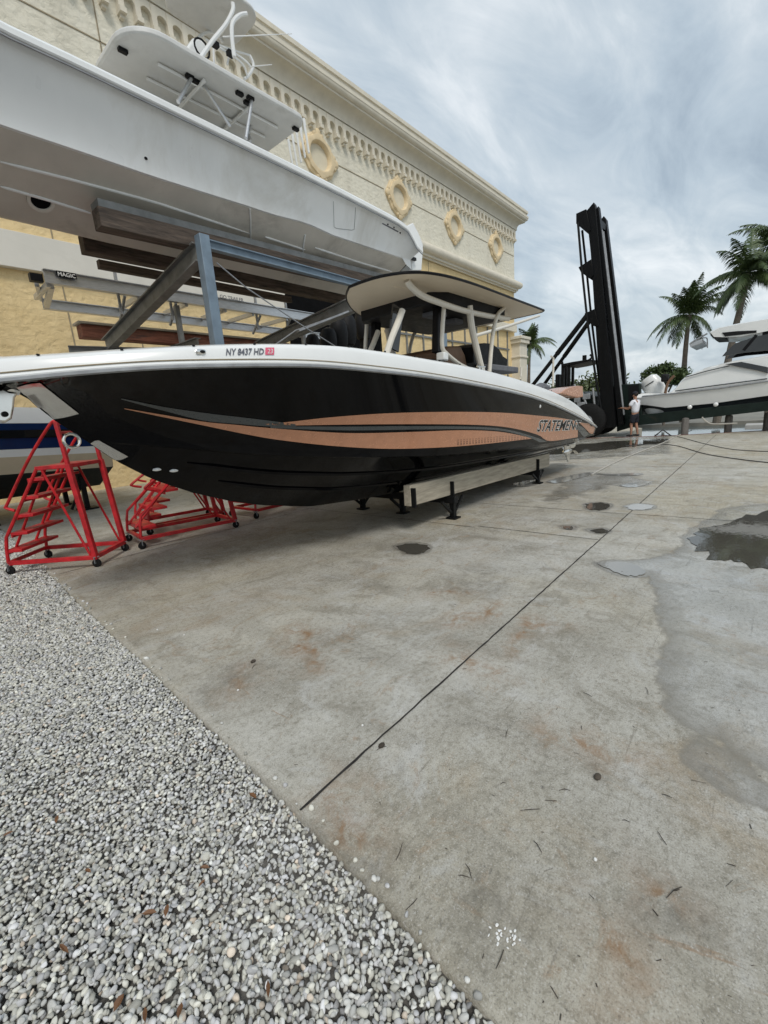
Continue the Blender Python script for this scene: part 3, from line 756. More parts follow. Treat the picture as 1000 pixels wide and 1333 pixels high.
def dots(name, m, parent):      # fading dot pattern at the end of the lower stripe
    b = MB()
    for i in range(24):
        for j in range(3):
            p = on_hull((596+i*3.9, 578-j*2.6-i*.31), hull_bvh, .0055)
            if p: 
                r_ = .012-.002*j
                b.add([p+Vector((r_*math.cos(a), -.002, r_*math.sin(a))) for a in (0, 1.57, 3.14, 4.71)], [(0,1,2,3)])
    return b.build(name, m, parent, smooth=False)
dots('dot_pattern', MAT['charcoal line'], boat)
def letters(name, txt, quad, bvh, m, off, parent, shear=0, fat=0, mirror=False, sub=3):
    v, f = text_mesh(txt, shear, fat); (a, b_, c, d) = quad      # a top-left, b top-right, c bottom-right, d bottom-left
    vs = []
    for x, y in v:
        top = (a[0]+(b_[0]-a[0])*x, a[1]+(b_[1]-a[1])*x); bot = (d[0]+(c[0]-d[0])*x, d[1]+(c[1]-d[1])*x)
        vs.append(on_hull((bot[0]+(top[0]-bot[0])*y, bot[1]+(top[1]-bot[1])*y), bvh, off))
    ok = [p is not None for p in vs]; good = next(p for p in vs if p is not None)
    med = sorted(p.y for p in vs if p is not None)[len([p for p in vs if p is not None])//2]
    ok = [o_ and abs(p.y-med) < .5 for o_, p in zip(ok, vs)]; vs = [p if o_ else good for o_, p in zip(ok, vs)]
    f = [q for q in f if all(ok[i] for i in q)]
    b = MB(); b.add(vs, f); return b.build(name, m, parent, smooth=False)
letters('lettering', 'STATEMENT', [(701,546),(757,546.5),(755,559.5),(698,562.5)], hull_bvh, MAT['white decal'], .006, boat, .25, .055)
letters('lettering', 'STATEMENT', [(701.6,546.6),(756.4,547),(754.6,559),(698.6,561.8)], hull_bvh, MAT['black trim'], .009, boat, .25, .012)
letters('registration', 'NY 8437 HD', [(295,454.2),(344,453.8),(343,461.8),(294,463)], cap_bvh, MAT['letter grey'], .006, boat, 0, .02)
strip('registration_sticker', [(345.5,453),(357,453)], [(345,462),(356.5,462)], cap_bvh, 'pink decal', .006, 3, 2, mirror=False)
letters('sticker_number', '23', [(348.5,454.5),(355,454.5),(354.5,460.5),(348,460.5)], cap_bvh, MAT['white decal'], .009, [o for o in boat.children if o.name.startswith('registration_sticker')][0])
# fittings: polished stem plates, bow eye, cap screws, cleat, through-hulls
strip('stem_plate', [(21.5,503.5),(36,499.5),(52,497.5)], [(67,546),(86,542.5),(103,538)], hull_bvh, 'stainless', .006, 12, 14)
strip('stem_plate', [(118,577),(123,574),(129,573)], [(150,598.5),(158,598),(167,594)], hull_bvh, 'stainless', .006, 8, 10)
b = MB(); c_ = Vector((1.16, YC, 1.52)); b.tube([c_+Vector((.055*math.cos(a)-.05, 0, .055*math.sin(a)-.02)) for a in np.linspace(0, 2*math.pi, 16)[:-1]], .012, 8, closed=True); b.build('bow_eye', MAT['stainless'], boat)
b = MB()
for p in [(205,611),(227,612.5)]:
    q = on_hull(p, hull_bvh, 0); b.ball(q, (.045,.02,.016), 10, 6)
q = on_hull((703,529), hull_bvh, 0); b.ball(q, (.02,.02,.03), 8, 6)
b.build('through_hull_fitting', MAT['white gelcoat'], boat)
b = MB()
for x in np.linspace(.9, 10.2, 22): b.ball((x, YC-fb(x)+.06, fA(x)+.004), (.012,.012,.007), 8, 5)
b.build('cap_screw', MAT['black trim'], boat)
q = on_hull((263,458), cap_bvh, .0); b = MB(); b.ball(q, (.055,.012,.022), 12, 6); b.ball(q+Vector((0,-.012,0)), (.022,.012,.012), 10, 6, 1); b.build('hawse_pipe', [MAT['stainless'], MAT['black trim']], boat)
for x in (5.6, 9.2):
    b = MB(); c_ = Vector((x, YC-fb(x)+.16, fA(x)+.03)); b.tube([c_+Vector((-.11,0,.035)), c_+Vector((-.04,0,.03)), c_+Vector((.04,0,.03)), c_+Vector((.11,0,.035))], .012, 8); b.tube([c_+Vector((-.04,0,-.01)), c_+Vector((-.04,0,.03))], .012, 8); b.tube([c_+Vector((.04,0,-.01)), c_+Vector((.04,0,.03))], .012, 8)
    b.build('cleat', MAT['stainless'], boat)
# copper stern fairing and swim deck
p0 = PY(737,507,3.75); 
prof = [PY(*p, 3.7) for p in [(730,512),(737,506),(745,503),(752,502),(759,502.5),(759.5,517),(752,518)]]
MB().prism(prof, (0, .5, 0)).build('stern_fairing', MAT['copper paint'], boat, bevel=.02)
# hardtop
ZT = 3.1
edge = [PZ(*p, ZT) for p in [(449,388),(456,376),(470,368),(486,362),(503,358),(522,355.5),(541,354.5),(562,356),(585,360),(612,368),(640,378),(672,390),(704,402.5),(709,405)]]
loop = [(4.31,4.05),(4.295,3.8),(4.32,3.55),(4.42,3.33),(4.55,3.2),(4.74,3.11),(5.03,3.05),(5.48,3.02),(6.08,3.02),(6.92,3.04),(7.98,3.06),(8.18,3.09),(8.26,3.3),(8.3,4.2),(8.26,5.1),(8.15,5.32),(7.4,5.36),(6.5,5.33),(5.86,5.13),(5.22,4.85),(4.63,4.42)]
outline = curve_pts([Vector((x, y, 0)) for x, y in loop+loop[:1]], 4)[:-1]
cx_ = 6.3
def off_ring(k, z, crown=0):
    return [Vector((cx_+(p.x-cx_)*k, YC+(p.y-YC)*k, z + crown)) for p in outline]
def topz(k): return .10*(1-k*k)
b = MB(); ks = [1.0,.995,.96,.85,.6,.3,.02]
b.loft([off_ring(k, ZT+.018+topz(k)*1.0) for k in ks], True, True)
top = b.build('hardtop', MAT['white gelcoat'], boat)
b = MB(); b.loft([off_ring(k, z) for k, z in ((.998,ZT+.014),(1.003,ZT+.010),(1.003,ZT-.004),(1.0,ZT-.012),(.99,ZT-.012))], True, False); b.build('edge_trim', MAT['black trim'], top)
b = MB(); b.loft([off_ring(k, ZT-.008+topz(k)*.9) for k in (.99,.93,.8,.6,.3,.02)], True, True); b.build('underside', MAT['cream gelcoat'], top)
b = MB()      # moulded ribs on the underside
for yo in (-.62, .62): b.tube([Vector((x, YC+yo*(1-.25*max(0, (5.6-x)/1.2)), ZT+.03)) for x in np.linspace(4.75 if yo < 0 else 5.6, 7.8, 12)], .045, 8)
b.build('rib', MAT['cream gelcoat'], top)
# overhead electronics box, dark
b = MB(); zb0, zb1 = ZT-.15, ZT+.05
pl = [(5.35,-.62),(5.6,-.78),(7.35,-.78),(7.5,-.6),(7.5,.6),(7.35,.78),(5.6,.78),(5.35,.62)]
b.loft([[Vector((x, YC+y, z)) for x, y in pl] for z in (zb0, zb1)], True, True); b.build('electronics_box', MAT['black vinyl'], boat, bevel=.02)
b = MB(); b.box((5.9, YC-.35, zb0-.03), (.3,.25,.06)); b.box((6.6, YC-.2, zb0-.035), (.26,.3,.07)); b.build('radio_panel', MAT['grey canvas'], boat, bevel=.01)
# pipework
def pipe(px, y, r, name='top_support', m='cream pipe', both=True, dx=0):
    pts = curve_pts([PY(*p, y) for p in px], 6); MB().tube(pts, r, 10).build(name, MAT[m], boat)
    if both: MB().tube([Vector((p.x+dx, 2*YC-p.y-(.25 if dx else 0), p.z)) for p in pts], r, 10).build(name, MAT[m], boat)
pipe([(530,365),(536,374),(550,385),(575,395),(603,404),(635,411),(662,415)], 3.42, .04, both=False)
pipe([(611,398),(614,425),(620,452),(628,485)], 3.42, .05)
pipe([(663,392),(655,402),(647,412),(641,440),(637,487)], 3.38, .032)
pipe([(524,404),(518,420),(510,440),(503,462)], 3.55, .04, dx=.75)
pipe([(579,380),(578,400),(576,430),(576,452),(582,461),(598,474),(612,481)], 3.48, .03)
b = MB(); pts = [PY(616,438,4.9), PY(660,425,4.9), PY(702,411,4.9)]; b.tube(pts, .035, 8); b.build('rod_rail', MAT['cream pipe'], boat)
# windscreen: dark pillars and a glass panel, console, helm
b = MB(); b.beam(PY(571,384,3.62), PY(569,460,3.62), .10, .14, (1,0,0)); b.build('windscreen_pillar', MAT['black trim'], boat, bevel=.015)
b = MB(); q0, q1 = PY(571,384,3.62), PY(569,460,3.62); b.beam(Vector((q0.x,2*YC-q0.y,q0.z)), Vector((q1.x,2*YC-q1.y,q1.z)), .1, .14, (1,0,0)); b.build('windscreen_pillar', MAT['black trim'], boat, bevel=.015)
b = MB(); b.beam(PY(518,402,3.75)+Vector((0,0,.02)), PY(512,455,3.75), .03, .2, (1,0,0)); b.build('windscreen_panel', MAT['tinted glass'], boat)
con = [(5.15,1.2),(5.1,1.95),(5.35,2.12),(5.75,2.16),(6.0,1.9),(6.25,1.7),(6.3,1.2)]
MB().prism([(x, YC-.6, z) for x, z in con], (0,1.2,0)).build('console', MAT['black vinyl'], boat, bevel=.05)
b = MB(); b.tube([Vector((6.08,YC-.25+.17*math.cos(a), 2.0+.17*math.sin(a))) for a in np.linspace(0, 6.28, 18)[:-1]], .016, 8, closed=True); b.build('steering_wheel', MAT['black trim'], boat)
b = MB(); b.ball((5.3, YC-.35, 2.12), (.2,.22,.12), 12, 8); b.ball((5.62, YC-.4, 2.14), (.2,.2,.14), 12, 8); b.build('instrument_hood', MAT['black vinyl'], boat)
b = MB(); b.ball((5.05, YC-.62, 2.05), (.14,.12,.08), 12, 8); b.build('seat_cushion', MAT['brown vinyl'], boat)
# helm seat backs
seat = [PY(*p, 3.72) for p in [(578,456),(583,450.5),(600,450),(606,462),(609,478),(582,478)]]
MB().prism(seat, (0, .95, 0)).build('helm_seat', MAT['brown vinyl'], boat, bevel=.03)
b = MB(); sd_ = [PY(*p, 3.85) for p in [(603,457),(612,452.5),(618,452),(620,478),(607,479)]]; b.prism(sd_, (0,.5,0)); b.build('seat_side', MAT['black vinyl'], boat, bevel=.03)
b = MB()      # covered rear seat
cv = [PY(*p, 3.62) for p in [(616,452),(630,446.5),(641,447.5),(650,455),(655,464),(661,468),(660,476),(654,479),(626,481),(617,472)]]
mid_ = [p+Vector((0,.45,.03)) for p in cv]; en_ = [p+Vector((0,.9,-.02)) for p in cv]
b.loft([[c*.12+p*.88 for p, c in ((p, sum(cv, Vector())/len(cv)) for p in cv)], cv, mid_, en_], True, True); b.build('seat_cover', MAT['black vinyl'], boat)
b = MB(); b.beam(PY(627,479,3.55), PY(665,483,3.55), .3, .10); b.build('aft_bench', MAT['grey canvas'], boat, bevel=.02)
# white bits by the windscreen base
b = MB(); b.beam(PY(576,459,3.5), PY(576,470,3.5), .14, .12, (1,0,0)); b.build('grab_bracket', MAT['white gelcoat'], boat, bevel=.02)
b = MB(); b.tube([PY(678,490,3.2), PY(678.5,478,3.2)], .016, 8); b.tube([PY(720,503,3.2), PY(720.5,466,3.2), PY(717.5,464,3.2)], .02, 8); b.build('flag_staff', MAT['cream pipe'], boat)
# stern drives
def drive(y):
    b = MB(); x0 = 10.93
    sec = lambda z, xa, xb, w: [Vector((xa+(xb-xa)*(.5-.5*math.cos(t)), y+w*math.sin(t), z)) for t in np.linspace(0, 2*math.pi, 16, endpoint=False)]
    b.loft([sec(.78, x0-.1, x0+.36, .10), sec(.62, x0-.05, x0+.36, .09), sec(.5, x0+.0, x0+.38, .07), sec(.42, x0+.03, x0+.4, .06)], True, True)
    b.box((x0+.25, y, .52), (.5,.22,.02)); b.lathe((x0-.06, y, .36), (1,0,0), [(.005,0),(.05,.06),(.075,.18),(.075,.36),(.06,.46),(.03,.5)], 16)
    b.prism([Vector((x0+.08,y-.012,.31)), Vector((x0+.34,y-.012,.31)), Vector((x0+.36,y-.012,.10)), Vector((x0+.26,y-.012,.09))], (0,.024,0))
    o = b.build('stern_drive', MAT['stainless'], boat)
    p = MB()
    for k in range(4):
        a = k*math.pi/2+.4; r0, r1 = .06, .2; rows = []
        for t in np.linspace(0, 1, 6):
            r_ = r0+(r1-r0)*t; w = .5*math.sin(math.pi*(.25+.7*t))
            rows.append([Vector((x0+.46+.07*(u-.5)*2*(1-.3*t), y+r_*math.cos(a+w*(u-.5)*1.6), .36+r_*math.sin(a+w*(u-.5)*1.6))) for u in (0,.25,.5,.75,1)])
        p.loft(rows, False, False)
    p.build('propeller', MAT['stainless'], o)
for y in (3.62, 4.78): drive(y)

# anchor hanging at the stem (rests on the bow roller)
anc = thing('anchor', 'polished steel plough anchor hanging from the bow roller of the black boat', 'anchor', (.6, YC, 1.6))
b = MB(); q = [PY(*p, YC) for p in [(26,510),(14,507),(4,512),(-6,520)]]; b.tube(curve_pts(q, 4), .03, 8); b.build('shank', MAT['stainless'], anc)
pl = [PY(*p, YC-.04) for p in [(-8,508),(4,505),(12,509),(25,511),(20,518),(19,530),(16,545),(8,550),(-10,549)]]
b = MB(); b.prism(pl, (0,.08,0)); b.build('fluke', MAT['stainless'], anc, bevel=.015)
b = MB(); b.lathe(PY(7,539,YC-.06), (0,1,0), [(.02,0),(.02,.12)], 12); b.build('pin', MAT['black iron'], anc)

# low timber bunk with trestles under the stern half
bk = thing('boat_bunk', 'low bunk of long grey timber on black iron trestles under the black boat', 'boat stand', (6.8, 3.7, 0))
yb = 3.40
p0, p1 = Vector((4.38, yb, .50)), Vector((9.2, yb, .385))
b = MB(); b.beam(p0, p1, .11, .27); b.build('timber', MAT['grey timber'], bk, bevel=.008)
b = MB(); b.beam(p0+Vector((0,1.6,0)), p1+Vector((0,1.6,0)), .11, .27); b.build('timber', MAT['grey timber'], bk, bevel=.008)
for x, z in ((5.33,.42),(8.5,.36)):
    b = MB(); b.beam((x, 3.26, z-.14), (x, 5.14, z-.14), .1, .1); b.build('crossbeam', MAT['black iron'], bk)
    for y in (3.32, 4.24, 5.1):
        b = MB(); b.beam((x, y, 0.02), (x, y, z-.1), .07, .07, (1,0,0)); b.box((x, y, .012), (.16,.16,.022)); b.beam((x-.28, y, z-.13), (x, y, .06), .035, .035); b.beam((x+.28, y, z-.13), (x, y, .06), .035, .035)
        if abs(y-4.24) > .3: b.beam((x, yb-.07 if y < 4 else 5.07, z-.2), (x, yb-.07 if y < 4 else 5.07, z+.12), .08, .025, (1,0,0))
        b.build('trestle_leg', MAT['black iron'], bk)
b = MB(); b.beam(p0+Vector((.02,-.07,-.15)), p0+Vector((.02,-.07,.10)), .10, .025, (1,0,0)); b.build('end_bracket', MAT['black iron'], bk)
# ================= building =================
WY = 15.0; XE = 33.9
bld = thing('warehouse', 'tall cream and yellow stucco warehouse with moulded cornice and oval medallions', 'building', (10, WY, 0))
ZB0, ZB1 = 9.95, 10.75      # torus band
b = MB(); b.box((XE/2-15, WY+10, (10.2+15.2)/2), (XE+30, 20, 5.0)); b.build('upper_wall', MAT['upper stucco'], bld, smooth=False)
b = MB(); b.box((XE/2-15, WY+10.03, 5.1), (XE+30-.06, 20, 10.2)); b.build('lower_wall', MAT['lower stucco'], bld, smooth=False)
def run(prof, name, m, xl=-30, parent=bld):
    """moulding profile (outward, z) swept along the facade, mitred round the far corner"""
    b = MB(); rings = []
    for (px_, py_) in ((xl, 0), (XE, 1), (XE, 2)):
        if py_ == 0: rings.append([Vector((xl, WY-o, z)) for o, z in prof])
        elif py_ == 1: rings.append([Vector((XE+o, WY-o, z)) for o, z in prof])
        else: rings.append([Vector((XE+o, WY+19, z)) for o, z in prof])
    b.loft(rings, False, False); return b.build(name, MAT[m], parent, angle=30)
tor = [(0,ZB0-.12),(.10,ZB0-.12),(.10,ZB0-.02),(.2,ZB0-.02),(.2,ZB0+.10)] + [(.2+.26*math.cos(R(a)), ZB0+.36+.26*math.sin(R(a))) for a in range(-90, 91, 15)] + [(.1,ZB0+.64),(.1,ZB0+.74),(0,ZB0+.76)]
run(tor, 'torus_band', 'trim plaster')
ZC = 13.95
cor = [(0,ZC-.02),(.10,ZC-.02),(.10,ZC+.06),(.16,ZC+.06),(.16,ZC+.14)] + [(.16+.40*(1-math.cos(R(a))), ZC+.14+.40*math.sin(R(a))) for a in range(0, 91, 15)] + [(.6,ZC+.54),(.6,ZC+.62)] + [(.60+.16*math.sin(R(a)), ZC+.78-.16*math.cos(R(a))) for a in range(0, 91, 18)] + [(.78,ZC+.80),(.78,ZC+.92),(.70,ZC+.95),(.70,ZC+1.08),(.76,ZC+1.10),(.76,ZC+1.26),(0,ZC+1.30)]
run(cor, 'cornice', 'trim plaster')
# corbel table: little arches on drop brackets
b = MB(); pitch = .47; x = XE-.10; ztop = ZC; zs = ZC-.42
while x > -12:
    b.box((x-.08, WY-.09, ZC-.37), (.16, .18, .70)); b.box((x-.08, WY-.125, ZC-.66), (.19, .25, .13)); b.box((x-.08, WY-.07, ZC-.77), (.12, .14, .09))
    xa, xb = x-pitch, x-.16; cx = (xa+xb)/2; r_ = (xb-xa)/2
    a_ = [Vector((cx+r_*math.cos(R(t)), WY-.16, ZC-.34+r_*math.sin(R(t)))) for t in range(0, 181, 20)]
    poly = [Vector((xb, WY-.16, ztop)), *[p for p in a_], Vector((xa, WY-.16, ztop))]
    n = len(a_)
    vs = a_ + [Vector((p.x, WY-.16, ztop)) for p in a_] + [p+Vector((0,.16,0)) for p in a_]
    fs = [(i, i+1, n+i+1, n+i) for i in range(n-1)] + [(i, i+1, 2*n+i+1, 2*n+i) for i in range(n-1)]
    b.add(vs, fs); x -= pitch
b.build('corbel_course', MAT['trim plaster'], bld, smooth=False); b = MB()
y = WY+.5
while y < WY+8:
    b.box((XE+.09, y, ZC-.37), (.18,.18,.70)); b.box((XE+.12, y, ZC-.66), (.25,.22,.14)); y += pitch
b.build('corbel_course', MAT['trim plaster'], bld, smooth=False)
# medallions
def medallion(cx, cz):
    N = 96; W2, H2 = .98, .92
    def outl(k, dz=0):
        out = []
        for i in range(N):
            t = 2*math.pi*i/N; r = 1 + .05*math.cos(4*t) + .055*abs(math.cos(4*t))*math.cos(8*t)
            out.append((cx + W2*k*r*math.cos(t)*.92, cz + H2*k*r*math.sin(t)*.92))
        return out
    def ell(k): return [(cx+W2*k*math.cos(2*math.pi*i/N), cz+H2*k*math.sin(2*math.pi*i/N)) for i in range(N)]
    L = lambda q, d: [Vector((x, WY-d, z)) for x, z in q]
    b = MB(); b.loft([L(outl(1.0), -.01), L(outl(1.0), .07), L(outl(.95), .10), L(outl(.90), .10), L(outl(.87), .17), L(ell(.66), .20), L(ell(.60), .19), L(ell(.55), .13), L(ell(.52), .03), L(ell(.52), -.01)], True, False)
    for a in (90, 0, 180, 270):          # leaf tips
        u = Vector((math.cos(R(a))*W2, 0, math.sin(R(a))*H2)); c = Vector((cx, WY-.10, cz))+u*.92
        b.ball(c, (.17,.07,.17), 10, 6)
        for s_ in (-1, 1):
            v_ = Vector((-u.z, 0, u.x)).normalized(); b.ball(c-u*.08+v_*.2*s_, (.10,.06,.10), 8, 6)
    o = b.build('medallion', MAT['medallion plaster'], bld)
    q = MB(); q.add([Vector((cx, WY-.012, cz))]+L(ell(.53), .012), [(0, i, i % N+1) for i in range(1, N+1)]); q.build('centre_panel', MAT['pale plaster'], o, smooth=False)
for x_ in (14.78, 20.12, 25.45, 30.85): medallion(x_, 12.2 if x_ < 28 else 12.25)
# control joints
b = MB()
for z in (12.3,):
    xx = [-30, 8.3, 10.5, 13.7, 15.9, 19.0, 21.2, 24.3, 26.6, 29.7, 32, 33.8]
    for i in range(0, len(xx), 2): b.box(((xx[i]+xx[i+1])/2, WY-.003, z), (xx[i+1]-xx[i]-.0, .03, .03))
for x_ in (1.2, 6.7): b.box((x_, WY-.003, 12), (.03,.03,3.3))
for x_ in (-5, .6, 4.55, 6.4, 22.6): b.box((x_, WY+.027, 5.0), (.03,.03,9.6))
b.box((2, WY+.027, 8.2), (60,.03,.03)); b.build('control_joint', MAT['joint groove'], bld, smooth=False)
# pale belt course
b = MB(); b.box((-10.0+1.1, WY-.05, 6.34), (42, .22, .87)); b.build('belt_course', MAT['belt plaster'], bld, bevel=.01)
# dark loading opening
b = MB(); b.box((15.1, WY-.02, 3.4), (5.7, .12, 6.8)); b.build('loading_door', MAT['dark interior'], bld, smooth=False)
# scored panels and end pilaster of the lower wall
b = MB()
for x_ in np.arange(18.6, 33, 1.55): b.box((x_, WY-.0, 3.6), (.10,.08,7.2))
for z in (5.75,): b.box((25.6, WY-.002, z), (14.5,.08,.10))
b.build('scored_line', MAT['weathered grey steel'], bld, smooth=False)
b = MB(); b.box((34.0, WY-.28, 3.1), (1.3,.7,6.2)); b.box((34.0, WY-.3, 6.3), (1.6,.95,.28)); b.box((34.0, WY-.3, 6.55), (1.8,1.1,.22)); b.box((34.0, WY-.3, 5.2), (1.45,.82,.14)); b.build('pilaster', MAT['trim plaster'], bld, bevel=.03)
b = MB(); b.box((24.5, WY-.1, 7.25), (18.5, .3, .5)); b.build('ledge', MAT['trim plaster'], bld, bevel=.03)

# ================= white sportfishing boat on the upper rack =================
SY = 7.3
sp = thing('sportfishing_boat', 'large white sportfishing boat with tower stored high on the steel rack', 'boat', (4, SY, 4.4))
NY_, CY_ = 5.8, 6.15
sh = [PY(*p, NY_) for p in [(0,31),(100,78),(200,127),(300,176),(395,223),(450,251),(500,277),(522,289),(531,297)]]
aft = [PY(*p, NY_) for p in [(537,308),(542,318),(549,325)]]
ch = [PY(*p, CY_) for p in [(0,165),(100,198),(200,232),(326,271),(352,280),(397,291),(432,307),(480,323),(520,336),(540,343)]]
shT = [(-5.2, 6.35), (-3.2, 6.0), (-1.5, 5.72), (.2, 5.52)] + [(p.x, p.z) for p in sh] + [(p.x, p.z) for p in aft]
chT = [(-5.2, 5.9), (-4, 5.5), (-2.2, 5.0), (-.8, 4.78), (.4, 4.70)] + [(p.x, p.z) for p in ch]
keT = [(-5.4, 6.2), (-4.6, 5.2), (-3.6, 4.65), (-2, 4.40), (0, 4.30), (1.6, 4.24), (3, 4.2), (9, 4.2)]
def sb(x): s = min(max((x+5.4)/6.0, 0), 1); return 1.5*(1-(1-s)**2.3)**.75
def scb(x): s = min(max((x+4.6)/6.5, 0), 1); return 1.15*(1-(1-s)**2)
XT = aft[-1].x
SX = list(np.linspace(-5.38, -3, 14)) + list(np.linspace(-2.7, XT-.55, 44)) + list(np.linspace(XT-.5, XT, 12))
def sring(x, off=0):
    zs_, zc_, zk_ = interp(shT, x), interp(chT, x), interp(keT, x); w, c = max(sb(x), .006), max(scb(x), .003); c = min(c, w-.002); zc_ = max(zc_, zk_+.003)
    pr = [(0, zk_)] + [(c*t, zk_+(zc_-zk_)*t-.02*math.sin(math.pi*t)) for t in (.25,.5,.75)] + [(c, zc_), (min(c+.04, w), zc_+.004)]
    for t in (.08,.2,.35,.5,.7,.85,.93,1): pr.append((c+.04+(w-c-.04)*(t**1.3), zc_+.004+(zs_-zc_-.004)*t))
    return [Vector((x, SY-y, z)) for y, z in pr]
rg = [sring(x) for x in SX]; nb = 5
b = MB(); b.loft([r_[nb-1:] for r_ in rg], False, False); e_ = rg[-1]
b.add([Vector((XT, SY, e_[-1].z))]+e_, [(0,i,i+1) for i in range(1, len(e_))]); b.mirror_y(SY)
b.build('topsides', MAT['grey-white hull'], sp, weld=True, angle=30)
b = MB(); b.loft([r_[:nb] for r_ in rg], False, False); sp_bvh_bottom = BVHTree.FromPolygons(b.v, b.f); b.mirror_y(SY); b.build('bottom', MAT['hull bottom paint'], sp, weld=True, angle=40)
b = MB(); b.loft(rg, False, False); sp_bvh = BVHTree.FromPolygons(b.v, b.f)
# bright rub strake and covering board
b = MB(); rr = []
for x in SX:
    w, z = sb(x), interp(shT, x); rr.append([Vector((x, SY-y, zz)) for y, zz in ((w+.02,z-.075),(w+.035,z-.06),(w+.035,z-.01),(w+.02,z+.005),(w,z+.03),(w-.12,z+.04),(w-.3,z+.045),(max(w-.3,0),z-.3))])
b.loft(rr, False, False); b.mirror_y(SY); b.build('covering_board', MAT['white gelcoat'], sp, angle=40)
b = MB(); b.tube([Vector((x, SY-sb(x)-.012, interp(shT, x)-.092)) for x in SX], .012, 6); b.mirror_y(SY); b.build('rub_rail', MAT['galvanized steel'], sp)
b = MB(); b.box(((XT-5.4)/2, SY, 4.95), (XT+3.2, 1.9, .05)); b.build('cockpit_sole', MAT['white gelcoat'], sp)
# spray strakes below, stepped bottom
b = MB()
for px in ([(0,210),(100,235),(200,262),(326,304)], [(0,242),(60,259),(118,277)], [(345,308),(397,325)], [(410,322),(470,342),(520,356)]):
    q = [on_hull(p, sp_bvh_bottom, .006) for p in resample(px, np.linspace(0, 1, 12))]; q = [p for p in q if p]
    if len(q) > 2: b.tube(q, [.008]+[.018]*(len(q)-2)+[.008], 6)
b.build('spray_strake', MAT['grey-white hull'], sp)
for px in ([(325,271),(326,285),(326,300),(326,311)], [(397,291),(397,305),(395,318),(394,328)]):
    q = [on_hull(p, sp_bvh_bottom, .004) for p in px]; q = [p for p in q if p]
    b = MB(); b.tube(q, .016, 6)
    b.build('hull_step', MAT['grey-white hull'], sp)
b = MB(); h0 = on_hull((53,261), sp_bvh_bottom, 0) 
d_ = Vector((0,-.55,-.83)).normalized(); b.lathe(h0-d_*.05, d_, [(.14,0),(.14,.07),(.105,.07),(.10,.055),(.10,.03)], 24); b.build('thruster_tunnel', MAT['hull bottom paint'], sp)
b = MB(); b.lathe(h0-d_*.05, d_, [(.10,0),(.10,.058)], 20); b.build('tunnel_mouth', MAT['dark interior'], sp)
b = MB()
for p in [(190,206),(505,292),(513,296),(521,303)]:
    q = on_hull(p, sp_bvh, 0)
    if q: b.ball(q, (.022,.012,.018), 8, 6)
b.build('through_hull_fitting', MAT['black trim'], sp)
# faint side door and small lettering
def hull_line(name, px, r_, m):
    q = [on_hull(p, sp_bvh, .002) for p in resample(px, np.linspace(0, 1, 20))]; q = [p for p in q if p]; return MB().tube(q, r_, 5).build(name, MAT[m], sp)
hull_line('side_door', [(434,262),(435,297),(461,300),(463,270)], .0045, 'galvanized steel')
strip('name_script', [(498,290),(519,301)], [(497,291.2),(518,302.4)], sp_bvh, 'letter grey', .004, 6, 1, parent=sp, mirror=False)
# transom: engine bracket / swim step and trim tab
b = MB(); q = [PY(*p, NY_+.05) for p in [(528,295),(538,290),(545,303),(551,318),(551,326),(541,320)]]; b.prism(q, (0,2.8,0)); b.build('transom_gate', MAT['white gelcoat'], sp, bevel=.015)
b = MB(); b.prism([PY(*p, CY_+.1) for p in [(535,336),(546,322),(551,324),(549,352),(536,352)]], (0,2.2,0)); b.build('swim_bracket', MAT['white gelcoat'], sp, bevel=.015)
b = MB(); b.beam(PY(530,336,CY_+.05), PY(515,352,CY_+.35), .3, .04, (0,0,1)); b.beam(PY(530,334,CY_+.05), PY(541,338,CY_+.05), .05, .06); b.build('trim_tab', MAT['black trim'], sp)
# cabin side / deckhouse below hardtop
b = MB(); b.box((4.1, SY+.1, 5.45), (2.6, 1.3, 1.1)); b.build('deckhouse', MAT['grey-white hull'], sp, bevel=.08)
# hardtop
ZH = 6.62
def rrect(x0, x1, y0, y1, r0, r1, n=8):
    out = []
    for cx, cy, a, r in ((x1-r1,y1-r1,0,r1),(x0+r0,y1-r0,90,r0),(x0+r0,y0+r0,180,r0),(x1-r1,y0+r1,270,r1)):
        out += [(cx+r*math.cos(R(a+90*i/n)), cy+r*math.sin(R(a+90*i/n))) for i in range(n+1)]
    return out
c0, c1, c2 = PZ(150,48,ZH), PZ(186,40,ZH), PZ(395,162,ZH)
hy0 = PZ(280,90,ZH).y; hx0, hx1 = PZ(133,78,ZH).x, PZ(397,163,ZH).x
o_ = rrect(hx0, hx1, hy0, 2*SY-hy0, .5, .22)
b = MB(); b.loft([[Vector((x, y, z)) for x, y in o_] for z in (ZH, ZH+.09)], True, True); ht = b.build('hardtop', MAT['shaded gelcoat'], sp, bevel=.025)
b = MB(); zz_ = ZH-.03
for yy in (hy0+.42, SY, 2*SY-hy0-.42): b.tube([Vector((hx0+.55, yy, zz_)), Vector((hx1-.35, yy, zz_))], .022, 8)
for xx in (hx0+1.15, hx1-1.0): b.tube([Vector((xx, hy0+.25, zz_-.01)), Vector((xx, 2*SY-hy0-.25, zz_-.01))], .026, 8)
b.build('frame_tube', MAT['white gelcoat'], ht)
b = MB()
for p in [(160,66),(247,100),(255,106),(326,128),(322,134),(385,168),(312,122)]:
    q = PZ(*p, ZH-.02); b.box(q, (.12,.07,.05))
b.build('light_fitting', MAT['black trim'], ht, bevel=.01)
b = MB()
